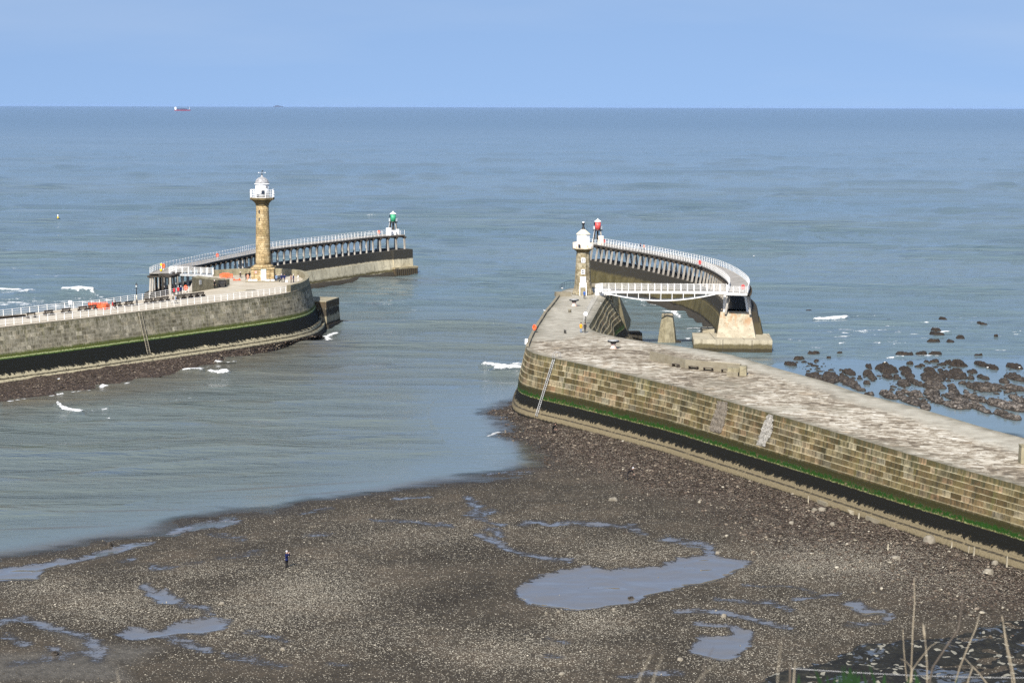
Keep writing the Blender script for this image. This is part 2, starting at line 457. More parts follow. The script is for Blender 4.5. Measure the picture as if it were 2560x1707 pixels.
st = m.noise(m.scale(p, (1.0, 1.0, 0.16)), 0.9, 6, 0.65)
c = m.ramp(m.noise(p, 0.8, 6), [(0.3, (0.27, 0.235, 0.17)), (0.7, (0.43, 0.385, 0.29))])
c = m.mix(m.math('MULTIPLY', m.rng(st, 0.45, 0.62), m.rng(s[2], 3.2, 5.5, 0, .6)), c, (0.30, 0.15, 0.06))
c = m.mix(m.rng(m.noise(p, 2.5, 5), 0.55, 0.8), c, (0.12, 0.09, 0.05))
m.bs('Base Color', c); m.bs('Normal', m.bump(st, 0.3, 0.05)); M['conc_rust'] = m.m
M['conc_head'] = concrete('dark topped concrete block', ((0.19, 0.165, 0.11), (0.38, 0.34, 0.24)), [(4.3, 5.72, 0.1, 0.3, (0.085, 0.065, 0.04)), (2.6, 4.2, 0.3, 3.2, (0.05, 0.042, 0.03)), (-2, 1.0, 0.3, 1.0, (0.03, 0.024, 0.015))], panel=5.0)
M['conc_pile'] = concrete('sheet pile capping', ((0.24, 0.2, 0.12), (0.36, 0.31, 0.2)), [(-2, 1.8, 0.15, 0.5, (0.07, 0.052, 0.03))], panel=50)
M['weed_rock'] = concrete('weed covered footing', ((0.008, 0.007, 0.005), (0.03, 0.023, 0.015)), (), panel=1000)
M['pale_stone'] = concrete('pale dressed stone', ((0.36, 0.31, 0.21), (0.54, 0.485, 0.36)), (), 0.8, panel=1000, crack=0.3)
M['drab_stone'] = concrete('drab dressed stone', ((0.17, 0.15, 0.095), (0.33, 0.295, 0.2)), (), 0.8, panel=2.2, crack=0.5)

# pier decks
m = NT('worn flagstones of the near pier', 0.85, 0.25); p = m.geo()
rot = m.t.nodes.new("ShaderNodeVectorRotate"); rot.rotation_type = 'Z_AXIS'; rot.inputs['Angle'].default_value = math.radians(10)
m.set(rot.inputs['Vector'], p); q = rot.outputs[0]; s = m.sep(q)
row = m.math('FLOOR', m.math('DIVIDE', s[1], 0.75)); rr = m.white(m.comb(row, 1.0))
col = m.math('FLOOR', m.math('ADD', m.math('DIVIDE', s[0], 1.5), m.math('MULTIPLY', rr, 5)))
rnd = m.white(m.comb(row, col))
n = m.noise(m.scale(q, (0.75, 1, 1)), 1.0, 8, 0.66, .3); n2 = m.noise(p, 0.06, 4); n3 = m.noise(m.scale(q, (0.7, 1.0, 1)), 1.9, 5, 0.6, .3)
f = m.math('ADD', m.math('MULTIPLY', n, 0.66), m.math('ADD', m.math('ADD', m.math('MULTIPLY', rnd, 0.13), .05), m.math('MULTIPLY', m.math('SUBTRACT', n2, 0.5), 0.34)))
c = m.ramp(f, [(0.34, (0.10, 0.08, 0.055)), (0.43, (0.24, 0.20, 0.145)), (0.49, (0.40, 0.36, 0.285)), (0.56, (0.49, 0.45, 0.37)), (0.64, (0.62, 0.6, 0.53))])
c = m.mix(m.rng(n3, 0.54, 0.64, 0.0, 0.8), c, (0.14, 0.11, 0.075))
c = m.mix(m.rng(m.noise(p, 0.3, 5), 0.58, 0.72, 0.0, 0.5), c, (0.42, 0.33, 0.22))
c = m.mix(m.rng(m.noise(p, 0.11, 5), 0.52, 0.64, 0.0, 0.45), c, (0.22, 0.2, 0.15))
c = m.mix(m.math('MULTIPLY', m.attr('smooth'), 0.85), c, m.ramp(m.noise(p, 0.5, 6), [(0.3, (0.27, 0.25, 0.2)), (0.7, (0.4, 0.38, 0.315))]))
c = m.mix(m.math('MULTIPLY', m.attr('edge'), 0.8), c, m.ramp(m.noise(p, 0.7, 6), [(0.35, (0.09, 0.085, 0.06)), (0.7, (0.24, 0.22, 0.165))]))
fv = m.math('FRACT', m.math('DIVIDE', s[1], 0.75))
c = m.mix(m.math('MULTIPLY', m.math('LESS_THAN', fv, 0.07), 0.25), c, (0.1, 0.085, 0.06))
m.bs('Base Color', c); m.bs('Normal', m.bump(m.math('ADD', n, m.math('MULTIPLY', rnd, .4)), 0.7, 0.10)); M['deck_east'] = m.m
m = NT('tarmac and stone of the far pier deck', 0.85, 0.2); p = m.geo()
n = m.noise(p, 0.22, 6, 0.6); n2 = m.noise(p, 2.0, 5)
c = m.ramp(n, [(0.3, (0.36, 0.315, 0.24)), (0.55, (0.42, 0.375, 0.295)), (0.75, (0.5, 0.46, 0.375))])
c = m.mix(m.rng(n2, 0.55, 0.8, 0, 0.5), c, (0.3, 0.26, 0.2))
c = m.mix(m.attr('edge'), c, (0.46, 0.40, 0.32))
m.bs('Base Color', c); M['deck_west'] = m.m

M['white'] = paint('white railing paint', (0.82, 0.81, 0.78), 0.45, 0.4, 0.10, (0.62, 0.6, 0.55))
M['white_clean'] = paint('white lighthouse paint', (0.86, 0.86, 0.85), 0.5, 0.3, 0.06, (0.74, 0.73, 0.7), 1.2)
M['cream'] = paint('cream roof paint', (0.62, 0.57, 0.44), 0.55, 0.3, 0.15, (0.45, 0.4, 0.29))
M['rust_white'] = paint('rust marked white paint', (0.72, 0.66, 0.56), 0.6, 0.3, 0.1, (0.5, 0.28, 0.15), 1.5)
M['black'] = paint('black paint', (0.015, 0.015, 0.017), 0.4, 0.4, 0.1, (0.04, 0.038, 0.035))
M['dark_glass'] = paint('dark window glass', (0.012, 0.017, 0.03), 0.1, 0.5, 0.05)
M['green'] = paint('beacon green paint', (0.03, 0.30, 0.145), 0.45, 0.4, 0.1, (0.10, 0.36, 0.22))
M['red'] = paint('beacon red paint', (0.62, 0.07, 0.065), 0.45, 0.4, 0.1, (0.6, 0.16, 0.15))
M['orange'] = paint('orange plastic', (0.82, 0.11, 0.03), 0.4, 0.4, 0.06, (0.86, 0.2, 0.09))
M['yellow'] = paint('yellow plastic', (0.78, 0.55, 0.02), 0.4, 0.4, 0.06)
M['pale_panel'] = paint('pale screen panels', (0.55, 0.6, 0.6), 0.4, 0.4, 0.08)
M['lead'] = paint('grey streaked lead', (0.34, 0.34, 0.345), 0.55, 0.4, 0.2, (0.07, 0.068, 0.065), 3.5)
M['steel'] = paint('galvanised steel', (0.42, 0.43, 0.43), 0.45, 0.5, 0.15, (0.24, 0.22, 0.19))
M['sign_blue'] = paint('pale blue sign', (0.42, 0.68, 0.72), 0.4, 0.4, 0.05)
M['sign_pink'] = paint('faded red sign', (0.75, 0.33, 0.3), 0.4, 0.4, 0.05)
M['sign_white'] = paint('white sign', (0.8, 0.8, 0.8), 0.4, 0.4, 0.05)
M['bench'] = timber('dark bench timber', (0.055, 0.045, 0.036), (0.02, 0.016, 0.013))
M['bench_top'] = timber('weathered bench slats', (0.11, 0.092, 0.075), (0.05, 0.04, 0.03))
M['timber'] = timber('grey weathered pile timber', (0.44, 0.41, 0.36), (0.2, 0.18, 0.15), 0.8)
M['timber_dark'] = timber('dark tarred timber', (0.075, 0.062, 0.048), (0.022, 0.019, 0.015), 0.8)
M['planks'] = timber('grey deck planks', (0.33, 0.31, 0.28), (0.21, 0.195, 0.17), 0.6)
M['stake'] = timber('bleached stake timber', (0.42, 0.38, 0.29), (0.18, 0.155, 0.11))
M['tower_west'] = masonry('golden tower sandstone', 0.52, 0.95, [(0.0, (0.33, 0.23, 0.11)), (0.5, (0.46, 0.335, 0.17)), (0.8, (0.52, 0.395, 0.215)), (1.0, (0.56, 0.46, 0.28))], (0.15, 0.1, 0.05), [], 0.45, 0.03)
M['tower_west_dark'] = masonry('dark gallery stone', 0.6, 1.2, [(0.0, (0.09, 0.065, 0.03)), (1.0, (0.2, 0.15, 0.075))], (0.1, 0.075, 0.04), [], 0.3, 0.02)  # darker stone tone for the corbels and gallery floor
M['tower_east'] = masonry('buff tower sandstone', 0.45, 0.9, [(0.0, (0.22, 0.175, 0.10)), (0.5, (0.34, 0.285, 0.18)), (0.8, (0.41, 0.355, 0.24)), (1.0, (0.46, 0.41, 0.30))], (0.17, 0.13, 0.075), [], 0.5, 0.035)
M['capstan'] = paint('faded pink capstan paint', (0.62, 0.52, 0.45), 0.6, 0.3, 0.12, (0.5, 0.24, 0.2))
M['skin'] = paint('skin', (0.52, 0.32, 0.24), 0.55, 0.3, 0.05)
def cloth(name, col): return paint(name, col, 0.9, 0.1, 0.12)
for k, col in {'navy': (0.012, 0.018, 0.075), 'blue': (0.03, 0.10, 0.33), 'blackcloth': (0.010, 0.010, 0.013), 'redcloth': (0.5, 0.03, 0.04), 'orangecloth': (0.78, 0.33, 0.02),
               'charcoal': (0.03, 0.028, 0.03), 'whitecloth': (0.72, 0.72, 0.72), 'bluegrey': (0.17, 0.25, 0.38), 'pink': (0.75, 0.3, 0.2), 'hairgrey': (0.6, 0.6, 0.63),
               'hairbrown': (0.05, 0.03, 0.018), 'teal': (0.03, 0.13, 0.13), 'denim': (0.04, 0.065, 0.13), 'maroon': (0.16, 0.03, 0.035)}.items():
    M[k] = cloth('cloth ' + k, col)
M['feather'] = paint('white feathers', (0.8, 0.8, 0.8), 0.8, 0.1, 0.1)
M['grey_feather'] = paint('grey feathers', (0.3, 0.31, 0.33), 0.8, 0.1, 0.1)
# ================================================================== sea
PX = 1.0884                                   # crop measured at 2352 px wide -> photograph
def W2(pts): return [(a * PX, b * PX) for a, b in pts]

m = NT('sea water', 0.10, 0.5); p = m.geo()
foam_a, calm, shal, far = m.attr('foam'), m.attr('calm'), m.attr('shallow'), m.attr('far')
n_big = m.noise(m.scale(p, (0.035, 0.11, 1)), 1.0, 4, 0.6)
n_med = m.noise(m.scale(p, (0.30, 0.75, 1)), 1.0, 6, 0.62)
n_fin = m.noise(m.scale(p, (1.6, 3.2, 1)), 1.0, 4, 0.6)
n_wide = m.noise(m.scale(p, (0.0012, 0.006, 1)), 1.0, 5, 0.6)
h = m.math('ADD', m.math('MULTIPLY', n_big, 3.4), m.math('ADD', m.math('MULTIPLY', n_med, 0.85), m.math('MULTIPLY', n_fin, 0.06)))
amp = m.math('MULTIPLY', m.math('SUBTRACT', 1.0, m.math('MULTIPLY', calm, 0.93)), m.rng(far, 0.0, 1.0, 1.0, 0.2))
m.bs('Normal', m.bump(h, amp, 0.75))
deep = m.mix(m.rng(n_wide, 0.35, 0.65), (0.090, 0.135, 0.150), (0.118, 0.160, 0.170))
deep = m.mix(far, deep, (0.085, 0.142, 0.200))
deep = m.mix(m.attr('harbour'), deep, (0.105, 0.128, 0.122))
c = m.mix(shal, deep, m.mix(n_med, (0.06, 0.052, 0.035), (0.11, 0.098, 0.072)))
fl = m.noise(m.scale(p, (0.9, 1.2, 1)), 1.3, 7, 0.7)
fl2 = m.noise(m.scale(p, (0.25, 0.8, 1)), 1.3, 5, 0.7)
fm = m.rng(m.math('ADD', foam_a, m.math('MULTIPLY', m.math('SUBTRACT', m.math('ADD', m.math('MULTIPLY', fl, 0.6), m.math('MULTIPLY', fl2, 0.4)), 0.5), 3.0)), 0.46, 0.78)
c = m.mix(fm, c, (0.78, 0.79, 0.78))
m.bs('Base Color', c)
m.bs('Roughness', m.math('ADD', m.math('MULTIPLY', fm, 0.6), m.math('ADD', m.math('MULTIPLY', far, 0.2), 0.08)))
m.bs('IOR', 1.33); m.bs('Alpha', m.attr('cover'))
M['sea'] = m.m

pxr = np.concatenate([np.arange(3.75, 60, 1.2), np.arange(60, 1560, 2.0)])
rad = (F * CAM_H / pxr)[::-1]
ang = np.radians(np.linspace(-31, 31, 760))
A, Rr = np.meshgrid(ang, rad)
SX = Rr * np.tan(A) ; SY = Rr.copy()
pp = proj(np.stack([SX, SY, np.zeros_like(SX)], -1).reshape(-1, 3))
qx = pp[:, 0].reshape(SX.shape); qy = pp[:, 1].reshape(SX.shape)
def ell(cx, cy, rx, ry, slope=0.0):
    dx = qx - cx; dy = qy - cy - slope * dx
    return np.exp(-((dx / rx) ** 2) ** 1.5 - ((dy / ry) ** 2))
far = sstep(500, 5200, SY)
reef = poly_sd(qx, qy * 2, [(x, y * 2) for x, y in [(1940, 905), (1990, 899), (2140, 897), (2330, 895), (2560, 893), (2900, 900), (2900, 1250), (2560, 1200), (1960, 960), (1900, 915)]])
calm = sstep(-14, 14, reef + (fbm(SX * .25, SY * .12) - .5) * 26)
edge = [(-600, 1420), (-300, 1400), (0, 1389), (110, 1372), (219, 1352), (366, 1330), (480, 1303), (585, 1284), (700, 1281), (768, 1266), (800, 1258), (925, 1239), (1088, 1206), (1200, 1196), (1290, 1186), (1345, 1158), (1340, 1138), (1306, 1110), (1275, 1080), (1255, 1055), (1243, 1030), (1262, 1018), (1330, 1000)]
ed = line_d(qx, qy * 2.5, [(x, y * 2.5) for x, y in edge])
lag = 1 - sstep(40, 330, ed)                                   # smooth shallow water along the beach
calm = np.maximum(calm, lag * 0.9 * (qy > 960))
harb = sstep(700, 860, qy) * (1 - sstep(1450, 1900, qx)) * (1 - calm * .3)
shal = (1 - sstep(0, 60, ed)) * .8
shal = np.maximum(shal, .75 * np.exp(-(((qx - 1330) / 70) ** 2 + ((qy - 1165) / 16) ** 2)))
west_edge = [(-200, 1015), (0, 999), (124, 984), (190, 975), (317, 952), (432, 933), (512, 913), (640, 885), (790, 860)]
we = line_d(qx, qy * 2.5, [(x, y * 2.5) for x, y in west_edge])
shal = np.maximum(shal, (1 - sstep(0, 170, we)) * .75 * sstep(-10, 10, qx))
shal = np.clip(shal * (0.6 + 0.8 * fbm(SX * .12, SY * .2)), 0, 1)
for cx, cy, rx, ry, sl_ in [(140, 1318, 150, 2.2, -.03), (700, 1216, 240, 1.8, -.06), (840, 1232, 160, 1.6, -.05), (60, 1381, 90, 1.6, -.02), (330, 1275, 170, 1.6, -.02), (900, 1224, 130, 1.4, -.08)]:
    shal = np.maximum(shal, .8 * ell(cx, cy, rx, ry, sl_))
for cx, cy, rx, ry in [(1000, 700, 120, 9), (880, 705, 60, 10), (1930, 893, 120, 7), (700, 930, 260, 30)]:
    shal = np.maximum(shal, .45 * ell(cx, cy, rx, ry))
jfx = (fbm(SX * .35, SY * .5, 4) - .5) * 14; jfy = (fbm(SX * .3 + 31, SY * .5, 4) - .5) * 2.6
foam = np.zeros_like(SX); ridge = np.zeros_like(SX)
def br(pts, th, st=1.0, rd=0.0, soft=1.0):
    global foam, ridge
    th = th * .72
    d = line_d(qx + jfx * th, (qy + jfy * th) * 3, [(x, y * 3) for x, y in pts]) / 3
    foam = np.maximum(foam, st * np.exp(-(d / th) ** 2))
    if rd: ridge = np.maximum(ridge, rd * np.exp(-(d / (th * 1.3)) ** 2))
br([(-60, 722), (30, 724), (80, 728)], 3.6, 1.1, .9); br([(48, 736), (72, 737)], 2.2, .9, .5)
br([(162, 735), (190, 735), (226, 736)], 2.8, 1.1, .8); br([(226, 737), (255, 742)], 2.0, .7)
for k in range(11): br([(rng.uniform(-40, 60), 745 + k * 2.1), (rng.uniform(150, 330), 744 + k * 2.1)], 1.3, .53)
br([(-40, 749), (40, 751), (75, 755)], 1.2, .75); br([(105, 748), (200, 750), (330, 747)], 1.2, .7); br([(-40, 759), (60, 758), (120, 762)], 1.2, .7)
br([(130, 694), (150, 690)], 1.6, .6); br([(84, 688), (160, 690)], 1.4, .55); br([(300, 722), (330, 720), (350, 724)], 1.4, .6)
br([(1213, 914), (1235, 920), (1262, 924), (1296, 926)], 4.5, 1.15, .9); br([(1240, 912), (1300, 905)], 6, .62); br([(1225, 915), (1300, 918)], 6, .72)
br([(815, 842), (822, 836), (846, 828)], 3.4, 1.0); br([(816, 846), (822, 842)], 3, .9)
br([(472, 921), (496, 923)], 4.0, 1.0, .5); br([(524, 928), (545, 931), (566, 929)], 2.6, 1.05, .6); br([(535, 901), (560, 903), (582, 903)], 2.8, 1.0, .6); br([(500, 917), (525, 912)], 2, .5)
br([(144, 1013), (152, 1020), (180, 1025), (206, 1027)], 3.0, 1.15, .7); br([(206, 1025), (240, 1020), (275, 1016)], 3, .55); br([(262, 1036), (276, 1040)], 1.6, .7); br([(135, 1001), (180, 1003)], 1.6, .52)
br([(400, 996), (440, 994), (480, 990)], 1.6, .55)
br([(18, 998), (60, 993)], 1.6, .8); br([(124, 984), (160, 978)], 1.8, .9); br([(180, 977), (220, 970)], 2.2, .8); br([(244, 962), (262, 958)], 3, .85); br([(310, 954), (322, 951)], 1.6, .85)
br([(650, 866), (664, 864)], 1.5, .8); br([(1218, 1088), (1250, 1080)], 2.2, .9)
br([(2043, 796), (2080, 797), (2112, 795)], 3.0, 1.15, .8); br([(2100, 822), (2150, 824), (2212, 822)], 3, .62); br([(2088, 838), (2130, 835)], 1.6, .75); br([(2350, 829), (2375, 828)], 1.6, 1.0, .4); br([(2270, 831), (2310, 829)], 1.2, .7)
for x, y in [(2068, 856), (2108, 853), (2196, 853), (2236, 852), (2282, 849), (2112, 828), (2232, 843)]: br([(x - 7, y), (x + 7, y)], 1.3, .9)
br([(2215, 890), (2260, 887)], 1.8, .7); br([(2280, 885), (2340, 883)], 1.6, .7); br([(2400, 792), (2440, 792)], 1.2, .6); br([(2300, 807), (2330, 808)], 1.2, .55)
br([(1566, 745), (1600, 750), (1640, 757)], 2.2, .75); br([(1625, 757), (1645, 760)], 2.6, 1.0); br([(1655, 778), (1680, 783), (1700, 787)], 3, .95); br([(1540, 750), (1620, 762)], 3, .5); br([(1720, 820), (1750, 815), (1745, 832)], 2.5, .7); br([(1715, 842), (1728, 841)], 1.6, .9)
br([(390, 300 + 31), (395, 331)], 1, .5)
for k in range(90):
    x = rng.uniform(0, 2560); y = rng.uniform(300, 860); w = rng.uniform(6, 22) * (y - 240) / 300
    if rng.random() < .55: br([(x - w, y), (x + w, y + rng.uniform(-1, 1))], .8 + (y - 250) / 600, rng.uniform(.38, .52))
for k in range(120):                                           # broken water between the reef rocks
    x = rng.uniform(1960, 2560); y = rng.uniform(800, 892); w = rng.uniform(5, 20)
    br([(x - w, y), (x + w, y + rng.uniform(-1, 1))], 1.2, rng.uniform(.40, .56))
br([(-100, 342), (300, 345), (700, 352), (1400, 358)], .9, .40); br([(1900, 352), (2560, 364)], .9, .36); br([(2150, 395), (2560, 408)], .9, .36)
env = np.clip(1 - calm, 0, 1)
mod = fbm(SX * .012, SY * .02, 3); mod2 = fbm(SX * .02 + 50, SY * .03, 3)
ph = (fbm(SX * .01, SY * .012, 3) - .5) * 16
def crest(lam, ax, sharp=2.0): return (0.5 + 0.5 * np.sin((SY + ax * SX) * 2 * np.pi / lam + ph * 20 / lam)) ** sharp
hz = 1.5 * crest(41, .10, 5) * sstep(.40, .66, mod) + .75 * crest(19, -.07, 3.5) * sstep(.38, .62, mod2) + .28 * crest(8.5, .18, 2)
hz *= env * (1 - sstep(1800, 5000, SY)) * (1 - .45 * harb)
SZ = hz * 1.0 - .3 + ridge * .9
SZ = np.where(calm > .5, -.06 * (1 - calm) + 0, SZ)
SZ = SZ * (1 - calm) + 0.0 * calm
SZ -= .12 * (1 - calm)
# ================================================================== beach
def Zx(o, pts):
    k = {'m': (1180, 1280, .3401), 'r': (1760, 1300, .3401), 'l': (0, 1240, .3656)}[o]
    return Z(k[0], k[1], k[2], pts)
POOLS = [
    (Zx('m', [(320, 610), (480, 510), (700, 455), (840, 425), (1030, 455), (1200, 432), (1400, 425), (1500, 375), (1700, 350), (1900, 365), (2040, 400), (1920, 470), (1750, 530), (1450, 600), (1260, 640), (1200, 690), (1000, 715), (800, 740), (560, 720), (400, 690)]), 0, 1.3),
    (Zx('m', [(1610, 1060), (1690, 940), (1900, 930), (1950, 890), (2050, 905), (2040, 1020), (1930, 1100), (1850, 1120)]), 0, 1.1),
    (Zx('r', [(1000, 640), (1130, 620), (1200, 670), (1340, 690), (1365, 730), (1180, 730)]), 0, .9),
    (Zx('l', [(-200, 500), (0, 480), (480, 410), (900, 310), (1040, 290), (1010, 320), (620, 410), (300, 490), (250, 570), (0, 580), (-200, 590)]), 0, 1.0),
    (Zx('l', [(800, 435), (870, 405), (945, 400), (920, 440), (840, 450)]), 0, .55), (Zx('l', [(1020, 460), (1200, 500), (1180, 530), (1030, 530)]), 0, .6),
    (Zx('l', [(1000, 680), (1130, 655), (1260, 745), (1180, 772), (1080, 765)]), 0, .9),
    (Zx('l', [(780, 970), (920, 930), (1100, 945), (1250, 880), (1450, 858), (1592, 880), (1540, 930), (1400, 970), (1240, 970), (1100, 985), (900, 1010)]), 0, .95),
    (Zx('l', [(1090, 240), (1200, 240), (1650, 165), (1600, 125), (1400, 150), (1150, 215)]), 0, .8),
    (Zx('l', [(320, 1050), (420, 1050), (440, 1090), (330, 1090)]), 0, .7)]
CHAN = [
    (Zx('m', [(50, 190), (120, 225), (230, 280), (450, 350), (700, 385)]), 8, .75), (Zx('m', [(360, 110), (480, 95), (560, 125), (660, 100)]), 6, .75),
    (Zx('m', [(700, 100), (900, 105), (1060, 125), (1160, 125), (1260, 190)]), 8, .75), (Zx('m', [(1430, 230), (1600, 250), (1720, 275), (1740, 340)]), 9, .75),
    (Zx('m', [(-20, 30), (80, 40), (150, 10)]), 10, .6), (Zx('m', [(100, 150), (190, 160), (210, 200)]), 8, .6),
    (Zx('m', [(1700, 860), (1880, 865), (1960, 910)]), 8, .9), (Zx('m', [(1520, 755), (1840, 760), (2000, 790), (2100, 830), (2330, 880)]), 8, .8), (Zx('m', [(1820, 680), (2200, 690), (2330, 740)]), 9, .65),
    (Zx('m', [(530, 960), (690, 985)]), 6, .5), (Zx('m', [(560, 1080), (650, 1090)]), 8, .5), (Zx('m', [(1100, 1235), (1500, 1215)]), 9, .6),
    (Zx('r', [(300, 510), (600, 510), (800, 560)]), 6, .55), (Zx('r', [(680, 610), (850, 595), (960, 570)]), 8, .6), (Zx('r', [(0, 700), (200, 720), (380, 760), (620, 820)]), 8, .75), (Zx('r', [(1060, 800), (1300, 790), (1350, 760)]), 8, .6),
    (Zx('l', [(-60, 910), (60, 870), (150, 860), (350, 925), (600, 1000), (690, 1080), (660, 1150)]), 11, .7), (Zx('l', [(60, 990), (180, 1050)]), 12, .6), (Zx('l', [(1080, 985), (1250, 1020), (1400, 1085)]), 12, .65),
    (Zx('l', [(1450, 240), (1630, 290)]), 11, .5), (Zx('l', [(1500, 430), (1760, 400)]), 10, .45), (Zx('l', [(1270, 480), (1350, 470)]), 8, .45), (Zx('l', [(2080, 270), (2230, 270)]), 10, .45),
    (Zx('l', [(1000, 640), (1050, 690)]), 8, .7), (Zx('l', [(1240, 780), (1400, 790), (1440, 850)]), 10, .55), (Zx('l', [(1700, 950), (1950, 1010)]), 12, .5), (Zx('l', [(1560, 1120), (1750, 1150), (1920, 1190)]), 12, .6), (Zx('l', [(2250, 1170), (2352, 1180)]), 8, .5),
    (Zx('l', [(100, 1180), (400, 1130), (700, 1090)]), 14, .5), (W2([(1075, 1140), (1100, 1165), (1090, 1195), (1150, 1215)]), 9, .6), (W2([(860, 1195), (960, 1205), (1030, 1215)]), 7, .6), (W2([(905, 1140), (985, 1135)]), 6, .7), (W2([(690, 1172), (760, 1160)]), 5, .6), (W2([(1130, 1080), (1220, 1080)]), 8, .5)]
MUD = [Zx('l', [(-100, 1120), (350, 1090), (700, 1120), (820, 1200), (900, 1300), (-100, 1300)]), Zx('l', [(380, 960), (700, 1050), (1100, 1060), (900, 1180), (640, 1150)])]
BRIGHT = [(2100, 1420, 260, 55, 1.0), (640, 1560, 210, 70, .8), (780, 1490, 180, 80, .85), (1480, 1570, 120, 40, 1.1), (300, 1520, 230, 55, .75), (1600, 1390, 200, 40, .6), (120, 1480, 200, 40, .6), (500, 1440, 180, 28, .5), (1280, 1640, 260, 60, .6), (1950, 1560, 260, 60, .55), (1080, 1340, 380, 50, .4), (2300, 1450, 240, 50, .55), (800, 1600, 300, 60, .5), (1850, 1650, 160, 50, .6)]
gx = np.arange(-112, 96, .34); gy = np.arange(118, 322, .40)
BX, BY = np.meshgrid(gx, gy)
q0 = proj(np.stack([BX, BY, np.full_like(BX, .4)], -1).reshape(-1, 3)); bx = q0[:, 0].reshape(BX.shape); by = q0[:, 1].reshape(BX.shape)
qz = proj(np.stack([BX, BY, np.zeros_like(BX)], -1).reshape(-1, 3)); ex = qz[:, 0].reshape(BX.shape); ey = qz[:, 1].reshape(BX.shape)
land = edge + [(1700, 1000), (2500, 1000), (4200, 1250), (5200, 2600), (-2600, 2600), (-2600, 1500)]
world_land = [tuple(P(x, y, 0)[:2]) for x, y in edge] + [(20, 330), (60, 300), (110, 200), (120, 90), (-140, 90), (-140, P(-600, 1420, 0).y)]
sd = poly_sd(BX, BY, world_land)
sd = sd + (fbm(BX * .05, BY * .14, 5) - .5) * 9 * sstep(-20, -2, sd)
pool = np.zeros_like(BX)
jx = bx + (fbm(BX * .5, BY * .5, 4) - .5) * 20; jy = by + (fbm(BX * .5 + 40, BY * .5, 4) - .5) * 11
for poly, _, st in POOLS:
    d = poly_sd(jx, jy * 2.6, [(x, y * 2.6) for x, y in poly]); pool = np.maximum(pool, np.clip(.5 + d / 34, 0, 1) * st)
for pts, wd, st in CHAN:
    d = line_d(jx, jy * 2.6, [(x, y * 2.6) for x, y in pts]); pool = np.maximum(pool, np.exp(-(d / (wd * 2.3)) ** 2) * st * .86)
mud = np.zeros_like(BX)
for poly in MUD: mud = np.maximum(mud, sstep(-40, 40, poly_sd(jx, jy * 2.5, [(x, y * 2.5) for x, y in poly])))
bright = np.zeros_like(BX)
for cx, cy, rx, ry, st in BRIGHT: bright = np.maximum(bright, st * np.exp(-((bx - cx) / rx) ** 2 - ((by - cy) / ry) ** 2))
bright = np.clip(bright * (.55 + .9 * fbm(BX * .12, BY * .12, 4)), 0, 1)
# rubble bank along the foot of the near pier (line measured on the photograph)
foot = [(1262, 1030), (1342, 1050), (1500, 1095), (1700, 1150), (1900, 1212), (2100, 1278), (2330, 1352), (2560, 1425), (2900, 1530)]
fd = line_d(BX, BY, [tuple(P(x, y, .8)[:2]) for x, y in foot])
bank = (1 - sstep(4, 24, fd + (fbm(BX * .1, BY * .1) - .5) * 14))
BZ = np.where(sd > 0, np.minimum(.9, .030 * sd + .02 * np.maximum(0, sd - 8)), np.maximum(-1.4, .09 * sd)) + (fbm(BX * .30, BY * .5, 5) - .5) * .26
BZ = np.minimum(BZ, .3 + .03 * fd) + bank * .1 * sstep(0, 6, sd) + bank * (fbm(BX * 1.1, BY * 1.1, 3) - .5) * .35 * (sd > -3)
BZ -= .22 * np.clip(pool, 0, 1) * (sd > 1)
BZ = np.where((fd < 16) & (sd > 4), np.maximum(BZ, .14), BZ)
m = NT('shingle beach', 0.9, 0.25); p = m.geo()
pool_a, bri, ban, mu, we = m.attr('pool'), m.attr('bright'), m.attr('bank'), m.attr('mud'), m.attr('wet')
n = m.noise(p, 0.10, 6, 0.6); n2 = m.noise(p, 1.2, 6, 0.6)
c = m.ramp(m.math('ADD', m.math('MULTIPLY', n, .6), m.math('MULTIPLY', n2, .4)), [(0.33, (0.024, 0.020, 0.015)), (0.5, (0.050, 0.042, 0.031)), (0.66, (0.085, 0.068, 0.049))])
v1 = m.vor(p, 8.0, 'F1', 'Distance'); vc = m.vor(p, 8.0, 'F1', 'Color')
v2 = m.vor(p, 4.0, 'F1', 'Distance'); vc2 = m.vor(p, 4.0, 'F1', 'Color')
s1 = m.sep(vc); s2 = m.sep(vc2)
n4 = m.noise(p, 0.5, 5, .65)
thr = m.math('SUBTRACT', 1.01, m.math('ADD', m.math('MULTIPLY', bri, 0.75), m.math('MULTIPLY', n4, 0.26)))
sh = m.math('MULTIPLY', m.math('LESS_THAN', v1, 0.42), m.math('GREATER_THAN', s1[0], thr))
thr2 = m.math('SUBTRACT', 1.06, m.math('ADD', m.math('MULTIPLY', bri, 0.3), m.math('MULTIPLY', n4, 0.2)))
sh2 = m.math('MULTIPLY', m.math('LESS_THAN', v2, 0.34), m.math('GREATER_THAN', s2[0], thr2))
stone = m.mix(s1[1], (0.13, 0.115, 0.085), (0.58, 0.53, 0.42))
c = m.mix(m.math('MULTIPLY', m.math('LESS_THAN', v1, .3), m.math('MULTIPLY', s1[2], .5)), c, (0.03, 0.026, 0.02))
c = m.mix(ban, c, m.ramp(s2[1], [(0.0, (0.012, 0.009, 0.007)), (0.5, (0.05, 0.037, 0.028)), (0.85, (0.10, 0.075, 0.058)), (1.0, (0.2, 0.17, 0.13))]))
c = m.mix(m.math('MAXIMUM', sh, sh2), c, stone)
c = m.mix(m.math('MULTIPLY', mu, .8), c, m.ramp(n2, [(0.3, (0.06, 0.056, 0.048)), (0.7, (0.12, 0.112, 0.098))]))
pn = m.math('ADD', m.noise(m.scale(p, (.55, 1, 1)), 0.9, 9, .78), m.math('MULTIPLY', m.noise(p, 5.0, 3), .35))
